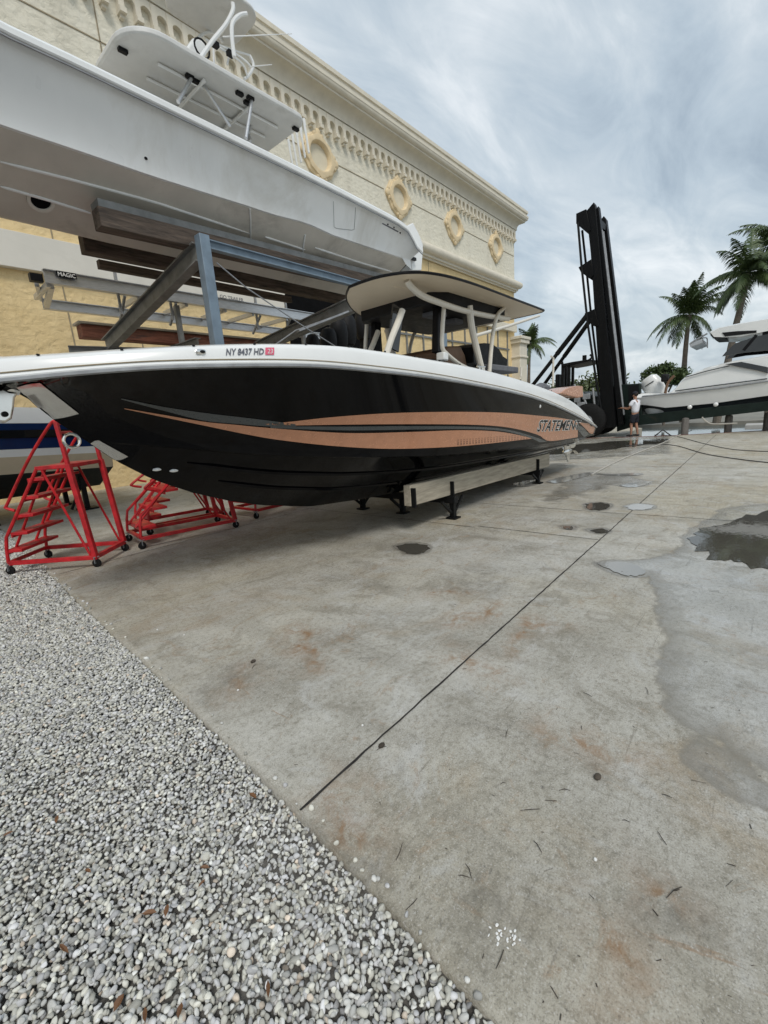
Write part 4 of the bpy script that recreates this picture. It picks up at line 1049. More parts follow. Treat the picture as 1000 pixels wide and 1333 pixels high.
for p, q in (((250,100),(232,133)), ((264,110),(300,166)), ((328,128),(320,180)), ((322,168),(326,184))):
    a_ = PZ(*p, ZH); c_ = PY(*q, a_.y-.12); b.tube([a_, c_], .028, 8)
    b.tube([Vector((a_.x, 2*SY-a_.y, a_.z)), Vector((c_.x, 2*SY-c_.y, c_.z))], .028, 8)
b.build('hardtop_leg', MAT['brushed aluminium'], sp)
b = MB()
for i in range(5):
    q = PZ(396-5*i, 172+6.5*i, ZH); b.tube([q+Vector((.03,0,.1)), q+Vector((.05,-.02,-.32))], .02, 6); b.tube([q+Vector((.035,0,.1)), q+Vector((.02,0,.22))], .024, 6)
b.build('rod_holder', MAT['white gelcoat'], ht)
# tower
ZTW = 8.0
t0, t1 = PZ(236,12,ZTW), PZ(328,22,ZTW); ty0 = PZ(325,20,ZTW).y; 
o2 = rrect(PZ(236,0,ZTW).x-.15, PZ(318,48,ZTW).x, min(PZ(300,0,ZTW).y, 6.75), PZ(262,44,ZTW).y, .2, .28)
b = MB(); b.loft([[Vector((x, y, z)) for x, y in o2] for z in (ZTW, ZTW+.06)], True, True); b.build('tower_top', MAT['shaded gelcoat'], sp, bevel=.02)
tp = lambda p, y: PY(p[0], p[1], y)
def tower_tube(px, y, r=.03, m='white gelcoat'):
    b = MB(); b.tube(curve_pts([tp(p, y) for p in px], 5), r, 8); b.build('tower_leg', MAT[m], sp)
tower_tube([(261,76),(277,53),(294,32),(303,14),(303,4)], 6.7, .03)
tower_tube([(305,74),(302,48),(303,30),(312,20),(321,18)], 6.6, .03)
tower_tube([(253,58),(262,46),(275,42),(285,48),(290,56)], 7.6, .025)
tower_tube([(325,72),(330,85),(324,98),(318,103)], 6.9, .022)
b = MB()
for px, y in (([(280,56),(300,66),(318,78),(326,86)], 6.75), ([(282,60),(300,71),(316,84),(322,98)], 6.85), ([(278,62),(279,86)], 6.9), ([(300,66),(296,84)], 6.9), ([(268,52),(300,64),(325,72)], 7.3)):
    b.tube(curve_pts([tp(p, y) for p in px], 4), .016, 6)
b.build('tower_rail', MAT['white gelcoat'], sp)
q = [tp(p, 7.1) for p in [(240,66),(252,48),(262,48),(270,60),(266,76),(256,72)]]
MB().prism(q, (0,.5,0)).build('upper_helm', MAT['white gelcoat'], sp, bevel=.04)
b = MB(); b.tube([tp((263,63),6.95)+Vector((.12*math.cos(a),0,.12*math.sin(a))) for a in np.linspace(0,6.28,14)[:-1]], .014, 6, closed=True); b.build('tower_wheel', MAT['black trim'], sp)
b = MB(); b.tube([tp((290,48),6.7), tp((380,44),6.2)], [.012,.005], 6); b.tube([tp((325,87),6.8), tp((354,84),6.4)], [.012,.006], 6); b.build('antenna', MAT['white gelcoat'], sp)
b = MB(); 
for p in [(300,70),(280,58)]: b.box(tp(p, 6.75), (.1,.08,.06))
b.build('spreader_light', MAT['black trim'], sp)

# ================= steel rack =================
rk = thing('boat_rack', 'weathered steel storage rack with blue-grey post carrying the white sportfishing boat', 'rack', (5.5, 8, 0))
b = MB(); b.box((3.70, 6.2, 3.03), (.15,.15,2.26)); b.build('post', MAT['blue-grey paint'], rk, bevel=.008)
b = MB(); b.ibeam((3.5, 6.2, 1.80), (10.2, 6.3, 1.80), .16, .22, .02); b.build('lower_beam', MAT['weathered grey steel'], rk)
b = MB(); b.box((6.3, 6.25, .85), (.16,.16,1.68)); b.box((6.3,6.25,.012), (.4,.4,.024)); b.build('post', MAT['weathered grey steel'], rk, bevel=.008)
b = MB(); b.box((10.05, 6.35, 2.0), (.17,.15,4.0)); b.build('post', MAT['blue-grey paint'], rk, bevel=.008)
for x, a_, c_ in ((3.68, (6.30,3.97), (10.3,3.32)), (6.6, (6.05,3.63), (9.3,3.33))):
    p, q = Vector((x, a_[0], a_[1])), Vector((x, c_[0], c_[1])); b = MB(); b.ibeam(p, q, .15, .26, .022); b.build('cantilever_arm', MAT['weathered grey steel'], rk)
    if x < 4: continue
    b = MB(); b.box((x, c_[0], c_[1]/2-.1), (.2,.2,c_[1]-.2)); b.box((x, c_[0], .012), (.45,.45,.024)); b.build('post', MAT['weathered grey steel'], rk, bevel=.008)
b = MB(); b.ibeam(Vector((3.78, 6.2, 4.06)), Vector((10.1, 6.22, 4.03)), .1, .12, .014); b.build('front_beam', MAT['blue-grey paint'], rk)
b = MB(); b.ibeam(Vector((3.0, 10.3, 3.2)), Vector((7.6, 9.3, 3.2)), .1, .16, .016); b.build('rear_beam', MAT['weathered grey steel'], rk)
# bunks under the hull
b = MB(); q0, q1 = PY(123,271,6.5), PY(125,297,6.5); zc = (q0.z+q1.z)/2
b.beam((q0.x, 6.5, zc), (8.0, 6.5, zc+.10), .22, q0.z-q1.z); b.build('bunk_timber', MAT['dark timber'], rk, bevel=.01)
b = MB(); b.beam((q0.x+.02, 6.53, zc+.155), (8.0, 6.53, zc+.255), .24, .10); b.build('bunk_carpet', MAT['weathered grey steel'], rk)
b = MB(); f0 = PY(104,306,8.2); b.beam((f0.x, 8.2, f0.z-.12), (9.6, 8.2, f0.z-.10), .2, .26); b.build('bunk_timber', MAT['dark timber'], rk, bevel=.01)
b = MB(); f1 = PY(128,344,8.9); b.beam((f1.x, 8.9, f1.z), (7.4, 8.9, f1.z), .12, .13); b.build('bunk_timber', MAT['dark timber'], rk)
b = MB()
for px, y in (([(282,342),(320,374),(400,428),(445,456)], 6.1), ([(345,458),(385,430),(455,405)], 6.5)): b.tube([PY(*p, y) for p in px], .011, 6)
b.build('brace_rod', MAT['galvanized steel'], rk)
b = MB(); b.beam(PY(388,431,6.45), PY(452,406,6.2), .12, .03); b.build('gusset', MAT['galvanized steel'], rk)

# ================= aluminium trailer lying on the lower tier =================
tr = thing('boat_trailer', 'aluminium boat trailer frame of two long beams on the lower tier of the rack', 'trailer', (4.5, 7.5, 3.2))
ny, fy = 10.45, 11.8; w_z = PY(102,440,11.0).z-.11
n0, n1 = PY(55,350,ny), PY(54,368,ny); f0, f1 = PY(54,389,fy), PY(54,402,fy)
nz, fz = (n0.z+n1.z)/2, (f0.z+f1.z)/2
b = MB(); b.ibeam(Vector((n0.x, ny, nz)), Vector((11.2, ny, nz-.0)), .12, n0.z-n1.z, .016); b.build('side_beam', MAT['brushed aluminium'], tr)
b = MB(); b.ibeam(Vector((f0.x, fy, fz)), Vector((10.9, fy, fz)), .12, f0.z-f1.z, .016); b.build('side_beam', MAT['brushed aluminium'], tr)
for x in (n0.x+.05, 4.55, 5.6, 6.6, 7.4, 8.5):
    b = MB(); b.beam((x, ny, nz-.13), (x+.1, fy, fz+.11), .07, .10); b.build('crossmember', MAT['brushed aluminium'], tr, bevel=.004)
for x in (4.2, 5.3, 6.4, 7.6, 8.6):
    b = MB(); b.beam((x, ny+.12, nz-.05), (x, ny+.12, nz+.5), .06, .045, (1,0,0)); b.beam((x, ny+.15, nz-.48), (x, ny+.15, nz-.05), .045, .045, (1,0,0)); b.beam((x+.13, ny+.6, nz-.5), (x+.13, ny+.15, nz-.1), .045, .045, (1,0,0)); b.build('bunk_bracket', MAT['galvanized steel'], tr)
b = MB(); b.beam((n0.x-.15, ny+.3, nz+.03), (n0.x+.05, ny+.3, nz+.03), .13, .14); b.build('end_cap', MAT['black trim'], tr)
b = MB(); b.beam((n0.x-.02, ny+.45, nz-.05), (f0.x, fy, fz+.08), .07, .07); b.beam((n0.x+.12, ny+.12, nz-.13), (f0.x+.03, fy-.12, fz-.06), .09, .09); b.build('end_strut', MAT['brushed aluminium'], tr)
def flat_text(txt, c, w, h, y, m, name, parent, bgm=None):
    v, f = text_mesh(txt, 0, .02); c = Vector(c)
    if bgm:
        MB().box((c.x, y+.0015, c.z), (w*1.12, .003, h*1.5)).build('sticker', MAT[bgm], parent, smooth=False)
    MB().add([Vector((c.x-w/2+w*a, y-.003, c.z-h/2+h*b_)) for a, b_ in v], f).build(name, MAT[m], parent, smooth=False)
s0 = PY(87,358,ny-.067); flat_text('MAGIC', (s0.x, 0, s0.z), .29, .072, ny-.067, 'white decal', 'sticker_lettering', tr, 'black trim')
s1 = PY(302,388.3,ny-.067); flat_text('GO TRAILER', (s1.x, 0, s1.z), .66, .085, ny-.067, 'letter grey', 'lettering', tr)
b = MB()
for x in (5.45, 9.2):
    b = MB(); b.ibeam((x, 9.9, w_z), (x, 14.97, w_z), .14, .2, .016); b.build('wall_bracket', MAT['weathered grey steel'], rk)
    b = MB(); b.beam((x, ny+.2, w_z+.1), (x, ny+.2, nz-.14), .1, .1, (1,0,0)); b.build('bracket_stub', MAT['weathered grey steel'], rk)
# timber balk under the trailer
w0, w1 = PY(102,423,11.0), PY(102,440,11.0)
tb = thing('timber_balk', 'old red-brown timber balk with split ends lying under the aluminium trailer', 'timber', (w0.x+2.2, 11.0, w1.z))
b = MB(); b.beam((w0.x, 11.0, (w0.z+w1.z)/2), (8.8, 11.0, (w0.z+w1.z)/2), .3, w0.z-w1.z); b.build('balk', MAT['red timber'], tb, bevel=.012)
b = MB(); b.box((w0.x+2.5, 11.0, w0.z+.025), (5.1,.4,.045)); b.build('cap_plank', MAT['grey timber'], tb, bevel=.006)
b = MB(); b.beam((5.0, 11.6, w1.z-.22), (9.5, 11.6, w1.z-.22), .2, .2); tag(b.build('timber_balk', MAT['dark timber'], bevel=.01), 'darker short timber balk just above the black boat deck behind the red-brown balk', 'timber')

# ================= covered outboard engines in the dark behind the hardtop =================
for i, (px, py, y, s) in enumerate([(428,452,9.2,1.0), (441,444,9.3,1.15), (452,438,9.4,1.2), (474,430,9.5,1.25), (407,456,9.0,.8)]):
    c = PY(px, py, y); e = thing('outboard_engine', ['black outboard engine with ribbed cover, second from the left behind the hardtop','black outboard engine with ribbed cover, third from the left behind the hardtop','black outboard engine with ribbed cover, fourth from the left behind the hardtop','black outboard engine nearest the blue-grey post behind the hardtop','small black outboard engine farthest left, low behind the deck'][i], 'engine', (c.x, y, c.z-1.0), 'black outboard engines stored behind the rack')
    b = MB(); rgs = []
    for t, w in ((0,.16),(.12,.2),(.35,.22),(.55,.2),(.66,.15),(.7,.06)):
        rgs.append([c + Vector((w*s*1.1*math.cos(a)+.06*t, w*s*math.sin(a), (t-.2)*s)) for a in np.linspace(0, 2*math.pi, 16, endpoint=False)])
    b.loft(rgs, True, True); b.build('cowling', MAT['black vinyl'], e)
    b = MB(); b.beam(c+Vector((0,0,-.15*s)), c+Vector((0,0,-1.2*s)), .14*s, .24*s, (1,0,0)); b.build('midsection', MAT['black iron'], e, bevel=.02)
    b = MB(); b.lathe(c+Vector((-.2*s,0,-1.25*s)), (1,0,0), [(.02,0),(.07,.1),(.07,.3),(.05,.45)], 12); b.build('gearcase', MAT['black iron'], e)

# ================= blue hulled boat at the left =================
BY = 12.0
bb = thing('motor_boat', 'dark blue hulled motorboat with white stripe and black bottom behind the red ladder', 'boat', (-1, BY, 0))
def bring(x, kind):
    s = min(max((x+7)/6, 0), 1); w = 1.35*(1-(1-s)**2)**.8; e = 1-.10*max(0, (x-1.5)/2.2)**2
    Z = {'keel':.42, 'ch':.98, 'b1':1.14, 'b2':1.30, 'b3':1.44, 'b4':1.92, 'sh':2.10, 'top':2.22}
    dr = -.05*(x-1.5)
    hb = {'keel':0, 'ch':w*.90, 'b1':w*.93, 'b2':w*.95, 'b3':w*.97, 'b4':w, 'sh':w*1.01, 'top':w*.93}
    return Vector((x, BY-max(hb[kind], .002)*e, Z[kind]+(dr if kind not in ('keel',) else 0)))
XB = np.linspace(-6.9, 3.55, 40)
for a_, c_, m, nm in (('keel','ch','dark antifoul','bottom'),('ch','b1','beige gelcoat','boot_stripe'),('b1','b2','beige gelcoat','lower_topsides'),('b2','b3','white gelcoat','white_stripe'),('b3','b4','navy gelcoat','topsides'),('b4','top','white gelcoat','deck_edge')):
    b = MB(); b.loft([[bring(x, a_), bring(x, c_)] for x in XB], False, False)
    b.mirror_y(BY); l0, l1 = bring(XB[-1], a_), bring(XB[-1], c_)
    b.add([l0, l1, Vector((l1.x, 2*BY-l1.y, l1.z)), Vector((l0.x, 2*BY-l0.y, l0.z))], [(0,1,2,3)]); b.build(nm, MAT[m], bb)
b = MB(); b.loft([[bring(x, 'top'), Vector((x, BY, 2.22-.05*(x-1.5)+.06))] for x in XB], False, False); b.mirror_y(BY); b.build('deck', MAT['white gelcoat'], bb)
b = MB(); b.loft([[bring(x, 'b3')*.45+bring(x, 'b4')*.55+Vector((0,-.012-.05*math.sin(math.pi*max(0,min(1,(x+3)/6))),d)) for d in (-.06,.02,.09)] for x in np.linspace(-3, 3.2, 24)], False, False); b.build('hull_window', MAT['tinted glass'], bb)
for x in (-2, 1.3, 3.0):
    for y in (BY-.75, BY+.75):
        b = MB(); b.beam((x, y, .02), (x, y, .75), .09, .09, (1,0,0)); b.box((x, y, .02), (.35,.35,.04)); b.beam((x-.3, y, .05), (x, y, .6), .05, .05); b.build('support_leg', MAT['black iron'], bb)
b = MB(); b.box((.5, BY, .78), (6.4, .3, .22)); b.build('keel_block', MAT['dark timber'], bb)

# ================= red rolling ladders =================
def ladder(loc, d, L, Wd, label, hp=1.22, hr=1.70, first=None, steps=5):
    """stairs rise from u = 0 to the platform; d = direction along the stairs"""
    root = thing('rolling_ladder', label, 'ladder', (loc[0], loc[1], 0), 'red rolling ladders beside the black boat')
    dx = Vector((d[0], d[1], 0)).normalized(); sy = Vector((-dx.y, dx.x, 0)); o = Vector((loc[0], loc[1], 0))
    P = lambda u, w, z: o + dx*u + sy*w + Vector((0, 0, z))
    M_ = MAT['red paint']
    b = MB()
    for w in (0, Wd): b.beam(P(0, w, .14), P(L+.02, w, .12), .045, .05)
    b.beam(P(L, 0, .125), P(L, Wd, .125), .05, .05); b.beam(P(.02, 0, .15), P(.02, Wd, .15), .04, .04)
    b.build('base_frame', M_, root, bevel=.004)
    up = .57*L
    for w in (0, Wd):
        b = MB(); b.beam(P(L, w, .12), P(L*.92, w, hp+.02), .055, .055, sy); b.beam(P(L*.92, w, hp), P(L*.89, w, hr), .04, .04, sy); b.build('rear_leg', M_, root, bevel=.004)
        b = MB(); b.tube([P(.0, w, .15), P(.02, w, .32), P(.05, w, .45), P(up, w, hp)], .019, 8); b.tube([P(.0, w+(.16 if w == 0 else -.16), .28), P(up*.98, w+(.16 if w == 0 else -.16), hp-.01)], .016, 8); b.build('stringer', M_, root)
        b = MB(); b.tube(curve_pts([P(L*.89, w, hr), P(L*.82, w, hr-.03), P(L*.5, w, hr-.40), P(.16*L, w, .85), P(.13*L, w, .80), P(.22*L, w, .76)], 5), .017, 8); b.build('handrail', M_, root)
        b = MB(); b.tube([P(L*.95, w, .14), P(L*.62, w, hp-.02)], .014, 6); b.build('brace', M_, root)
    b = MB(); b.tube([P(L*.89, 0, hr-.12), P(L*.89, Wd, hr-.12)], .016, 6); b.tube([P(L*.90, 0, hr-.02), P(L*.90, Wd, hr-.02)], .016, 6); b.build('back_rail', M_, root)
    c = P((up+L*.93)/2, Wd/2, hp); b.beam(P(up-.02, Wd/2, hp), P(L*.93, Wd/2, hp), Wd+.02, .045); b.build('platform', M_, root, bevel=.006)
    for i in range(steps):
        t = (i+.4)/steps; u, z = .02+(up-.02)*t*1.0, .2+(hp-.2)*t
        b = MB(); b.beam(P(u-.07, Wd/2, z), P(u+.12, Wd/2, z), Wd, .035); b.beam(P(u-.07, Wd/2, z-.02), P(u-.055, Wd/2, z-.02), Wd, .05); b.build('step', M_, root, bevel=.004)
    for u, w in ((0, 0), (0, Wd), (L, 0), (L, Wd)):
        b = MB(); c = P(u, w, .05); b.lathe(c-sy*.016, sy, [(.03,0),(.05,.006),(.05,.026),(.03,.032)], 16); cs = b.build('caster', MAT['rubber'], root)
        f = MB(); f.beam(c+sy*.024, c+sy*.024+Vector((0,0,.075)), .035, .006, dx); f.beam(c-sy*.024, c-sy*.024+Vector((0,0,.075)), .035, .006, dx); f.box(c+Vector((0,0,.078)), (.06,.06,.008)); f.build('fork', MAT['galvanized steel'], cs)
    return root
ladder((.87,6.69), (.69,-.72), 1.0, .66, 'tall red rolling ladder at the gravel edge below the black boat bow', 1.22, 1.72)
ladder((2.2,6.27), (1.32,-.16), 1.33, .70, 'red rolling ladder standing on the slab half hidden under the black hull', 1.08, 1.55, steps=4)
ladder((2.62,7.05), (1.32,-.10), 1.2, .62, 'red rolling ladder standing directly behind the half hidden one', 1.0, 1.45, steps=4)
ladder((4.05,6.35), (1,.05), 1.2, .7, 'red rolling ladder farthest back, only its lowest step showing under the keel', 1.3, 1.9)
# ================= marina forklift =================
FX = 20.9
fk = thing('forklift', 'huge black marina forklift with tall mast at the dock edge carrying a white cruiser', 'forklift', (FX, 6, 0))
def mast_poly(px, x): return [PX(*p, x) for p in px]
# near mast rail: outer and inner channel, far rail behind it
b = MB(); b.prism(mast_poly([(763,275),(773,263),(775,268),(802,556),(784,558),(769,330)], 20.3), (.34,0,0)); b.build('mast_rail', MAT['mast steel'], fk, bevel=.015)
b = MB(); b.prism(mast_poly([(776,272),(779,268),(780,276),(812,552),(805,554)], 20.45), (.3,0,0)); b.build('mast_rail', MAT['mast steel'], fk, bevel=.01)
b = MB(); b.prism(mast_poly([(781,287),(786,281),(789,285),(813,480),(817,545),(804,545)], 22.2), (.30,0,0)); b.build('mast_rail', MAT['mast steel'], fk, bevel=.015)
b = MB(); b.prism(mast_poly([(779,286),(781,283),(808,545),(803,545)], 22.0), (.1,0,0)); b.build('mast_rail', MAT['mast steel'], fk)
b = MB()
for z, y in ((1.2, 5.05), (4.9, 5.45), (8.6, 5.85)): b.box((21.35, y, z), (1.9, .2, .25))
b.build('mast_crossbar', MAT['mast steel'], fk, bevel=.01)
b = MB()
for x, px in ((20.6, [(783,300),(812,540)]), (21.9, [(785,302),(812,530)]), (21.2, [(779,300),(806,540)])):
    b.tube([PX(*p, x) for p in px], .05, 8)
b.build('lift_ram', MAT['galvanized steel'], fk)
for px in ([(750,278),(763,272),(769,300),(763,302),(750,291)], [(753,348),(770,337),(773,358),(768,363),(756,354)], [(761,408),(774,402),(780,425),(772,424),(762,415)]):
    b = MB(); b.prism(mast_poly(px, 20.25), (.5,0,0)); b.build('mast_bracket', MAT['mast steel'], fk, bevel=.012)
for x, px in ((20.25, [(752.5,290),(757,345),(765,420),(777,500),(785,545)]), (20.8, [(758,300),(763,345),(770,415),(780,495),(790,545)])):
    b = MB(); b.tube([PX(*p, x) for p in px], .045, 8); b.build('hydraulic_line', MAT['black iron'], fk)
# long tilt struts to the tail
for x, p, q in ((20.3, (764,411), (690,506)), (22.3, (769,416), (703,508))):
    b = MB(); b.tube([PX(*p, x), PX(*q, x)], [.085,.085], 10); b.tube([PX(*p, x), PX(*p, x)*.5+PX(*q, x)*.5], .105, 10); b.build('tilt_cylinder', MAT['black iron'], fk)
# body, counterweight, cab guard
b = MB(); pl = [(5.5,.5),(5.5,1.7),(6.1,1.95),(8.0,2.0),(8.3,2.4),(10.6,2.3),(10.9,1.6),(10.8,.7),(9.2,.5)]
b.prism([(20.45, y, z) for y, z in pl], (2.2,0,0)); b.build('chassis', MAT['dark green paint'], fk, bevel=.05)
b = MB(); b.box((21.55, 10.2, 1.6), (2.5, 1.6, 1.7)); b.build('counterweight', MAT['black iron'], fk, bevel=.15)
b = MB()
for px in ((733.5,741.5)):
    pass
for x, pxs in ((20.5, (733, 741)), (22.2, (737, 746))):
    for p in pxs:
        a_ = PX(p, 474, x); b.beam(Vector((x, a_.y, 1.9)), Vector((x, a_.y, a_.z)), .11, .11, (1,0,0))
b.build('cab_post', MAT['black iron'], fk)
b = MB(); q = mast_poly([(731,474),(745,471),(768,467.5),(768,470),(746,475),(732,477.5)], 20.4); b.prism(q, (2,0,0)); b.build('cab_roof', MAT['black iron'], fk, bevel=.02)
b = MB(); b.box(PX(761,466,20.6), (.12,.14,.22)); b.tube(curve_pts([PX(766,469,20.5), PX(770,466,20.5), PX(770,463,20.5), PX(768,462,20.5)], 4), .04, 6); b.tube([PX(732,474,20.6), PX(731.5,471,20.6)], .06, 8); b.build('work_lamp', MAT['black iron'], fk)
b = MB(); b.box((20.9, 6.9, 2.15), (.55,.6,.25)); b.box((20.9, 7.2, 2.5), (.55,.16,.6)); b.build('operator_seat', MAT['black vinyl'], fk, bevel=.05)
b = MB()
for p in [(752,520),(757,528),(764,516),(770,530),(766,540),(760,545)]: b.box(PX(*p, 20.35), (.2,rnd.uniform(.15,.35),rnd.uniform(.15,.35)))
for p in [((748,500),(756,545)), ((756,505),(768,540)), ((772,505),(776,548)), ((744,510),(760,515))]: b.tube([PX(*p[0], 20.3), PX(*p[1], 20.3)], .05, 6)
b.build('valve_block', MAT['galvanized steel'], fk, bevel=.02)
for x in (20.35, 22.5):
    for y, r_ in ((5.75, .72), (9.2, .6)):
        b = MB(); b.lathe((x-.25, y, r_), (1,0,0), [(r_*.55,0),(r_*.8,.0),(r_*.97,.07),(r_,.16),(r_,.36),(r_*.97,.45),(r_*.8,.5),(r_*.55,.5)], 28); w = b.build('wheel', MAT['rubber'], fk)
        b = MB(); b.lathe((x-.27, y, r_), (1,0,0), [(r_*.12,0),(r_*.5,.04),(r_*.56,.10),(r_*.56,.44),(r_*.5,.5),(r_*.12,.53)], 20); b.build('rim', MAT['galvanized steel'], w)
# carriage and forks
b = MB(); b.prism(mast_poly([(802,501),(833,499),(836,545),(836,552),(803,562)], 20.9), (.25,0,0)); b.build('carriage', MAT['dark green paint'], fk, bevel=.02)
b = MB(); b.prism(mast_poly([(818,502),(831,501.5),(832,530),(819,533)], 20.88), (.1,0,0)); b.build('carriage_recess', MAT['black iron'], fk)
for x in (20.9, 23.1):
    p = PX(836, 546.5, 20.9); q = PX(1000, 528.5, 20.9); d = (q-p)
    f0 = Vector((x, p.y+.3, p.z-d.z/d.length*.3)); f1 = f0 + d.normalized()*6.2
    b = MB(); up = Vector((0, 0, 1)); rgs = []
    for t, h in ((0,.20),(.15,.20),(.8,.15),(1,.06)):
        c = f0+(f1-f0)*t; rgs.append([c+Vector((sx*.15, 0, sz*h)) for sx, sz in ((-1,-1),(1,-1),(1,1),(-1,1))])
    b.loft(rgs, True, True); b.build('fork', MAT['dark green paint'], fk, bevel=.01)

# ================= white cruiser on the forks =================
CX = 22.0; tl = math.atan2(.085, 1)
cr = thing('cabin_cruiser', 'white cabin cruiser with dark windows and hardtop carried on the forklift forks', 'boat', (CX, 1, 0))
YS = 4.15                                            # stern; the bow points along -y
def czone(y, z): return z
def ccurve(px): return sorted([(PX(*p, 20.75).y, PX(*p, 20.75).z) for p in px])
cSh = ccurve([(836,519),(880,514),(930,508),(1000,498)]); cCh = ccurve([(838,527),(866,531),(930,525),(1000,515)])
cDk = ccurve([(836,512),(876,512),(881,500),(893,489),(920,478),(952,470),(1000,462)])
cBt = ccurve([(838,541),(862,543),(900,541),(1000,528)])
def ext(tab, y):
    if y < tab[0][0]: return tab[0][1] + (tab[0][0]-y)*.09
    return interp(tab, y)
def cw(y): s = min(max((y+5.2)/5.0, 0), 1); return 1.25*(1-(1-s)**2)**.7
ysx = np.linspace(-5.15, YS, 60)
def cloft(fn, name, m, angle=35):
    b = MB(); rr = [fn(y) for y in ysx]; b.loft(rr, False, False)
    n = len(b.v); b.v += [(2*CX-x, y, z) for x, y, z in b.v]; b.f += [tuple(i+n for i in reversed(q)) for q in b.f]; b.m += [0]*(len(b.f)-len(b.m))
    e1 = rr[-1]; b.add([*e1, *[Vector((2*CX-p.x, p.y, p.z)) for p in reversed(e1)]], [tuple(range(2*len(e1)))]); return b.build(name, MAT[m], cr, weld=True, angle=angle)
def rise(y): return max(0, (-1.5-y)/3.6)
cloft(lambda y: [Vector((CX, y, ext(cBt, y)+rise(y)**2*1.0)), Vector((CX-cw(y)*.5, y, ext(cBt, y)*.6+ext(cCh, y)*.4+rise(y)**2*.7)), Vector((CX-cw(y)*.9, y, ext(cCh, y)+.3*rise(y)))], 'bottom', 'black trim')
cloft(lambda y: [Vector((CX-cw(y)*.9, y, ext(cCh, y)+.3*rise(y))), Vector((CX-cw(y)*.95, y, ext(cCh, y)*.5+ext(cSh, y)*.5+.3*rise(y))), Vector((CX-cw(y)*.99, y, ext(cSh, y)+.3*rise(y)))], 'topsides', 'white gelcoat')
cloft(lambda y: [Vector((CX-cw(y)*1.0, y, ext(cSh, y)+.3*rise(y))), Vector((CX-cw(y)*1.02, y, ext(cSh, y)+.05+.3*rise(y))), Vector((CX-cw(y)*.97, y, ext(cSh, y)+.09+.3*rise(y))), Vector((CX-cw(y)*.93, y, max(ext(cDk, y)-.06, ext(cSh, y)+.1)+.3*rise(y))), Vector((CX-cw(y)*.84, y, max(ext(cDk, y), ext(cSh, y)+.12)+.3*rise(y))), Vector((CX, y, max(ext(cDk, y), ext(cSh, y)+.12)+.03+.3*rise(y)))], 'deck', 'white gelcoat')
def cpoly(px, x, name, m, th=.04, parent=None, mirror=True, bev=0):
    q = [PX(*p, x) for p in px]; b = MB(); b.prism(q, (th,0,0))
    o = b.build(name, MAT[m], parent or cr, bevel=bev)
    if mirror:
        b = MB(); b.prism([Vector((2*CX-p.x, p.y, p.z)) for p in q], (-th,0,0)); b.build(name, MAT[m], parent or cr, bevel=bev)
    return o
def cline(px, x, r_, name, m):
    q = [PX(*p, x) for p in px]; b = MB(); b.tube(q, r_, 6); b.build(name, MAT[m], cr)
cpoly([(944,474),(965,471),(1000,478),(1000,486),(985,482)], 20.74, 'side_window', 'tinted glass', .06)
cline([(879,509),(930,502),(999,493)], 20.74, .022, 'accent_line', 'pewter paint')
cline([(892,491),(920,483),(950,476)], 20.78, .018, 'accent_line', 'pewter paint')
cline([(836,516),(880,512),(940,505),(1000,496)], 20.735, .03, 'rub_rail', 'galvanized steel')
# windscreen, cabin side glass and hardtop
cpoly([(940,464),(945,458),(957,447),(978,440),(1003,434),(1040,430),(1040,455),(1000,456),(968,459)], 20.95, 'side_glass', 'tinted glass', .05)
b = MB(); b.beam(PX(968,456,20.92), PX(985,436,20.92), .09, .07, (1,0,0)); b.build('windscreen_pillar', MAT['black trim'], cr)
roof = [PX(*p, 20.85) for p in [(923,433),(935,427),(965,421),(1000,415),(1050,405),(1080,404),(1080,420),(1040,424),(1000,431),(965,438),(945,439.5),(928,439)]]
b = MB(); cen = sum(roof, Vector())/len(roof)
b.loft([[p*.97+cen*.03+Vector((.0,0,0)) for p in roof], [p+Vector((.1,0,.03)) for p in roof], [p+Vector((1.15,0,.12)) for p in roof], [p+Vector((2.2,0,.03)) for p in roof], [p*.97+cen*.03+Vector((2.3,0,0)) for p in roof]], True, True); rf = b.build('hardtop', MAT['white gelcoat'], cr)
b = MB(); b.prism([PX(*p, 20.9) for p in [(925,432),(942,431),(944,439),(930,440),(925,437)]], (2.2,0,0)); b.build('awning_roll', MAT['black vinyl'], rf, bevel=.03)
cpoly([(940,433),(960,431),(985,430),(985,433),(962,436),(944,438)], 20.83, 'roof_shadow_line', 'black vinyl', .03, rf)  # black strip painted on as the shadow line of the hardtop
b = MB(); b.tube([PX(*p, 21.0) for p in [(899,447),(905,443),(921,434)]], .03, 6); b.tube([PX(*p, 21.0) for p in [(943,431),(962,424)]], .02, 6); b.tube(curve_pts([PX(*p, 21.0) for p in [(915,440),(920,440),(921,446),(921,453)]], 4), .02, 6); b.build('awning_arm', MAT['galvanized steel'], rf)
b = MB(); b.prism([PX(*p, 21.0) for p in [(897,447),(914,441),(915,446),(899,452)]], (1.9,0,0)); b.build('awning_flap', MAT['brushed aluminium'], rf, bevel=.01)
b = MB(); b.beam(PX(1000,452,21.0), PX(1000,420,21.0), .3, .08, (1,0,0)); b.build('hardtop_leg', MAT['black trim'], cr)
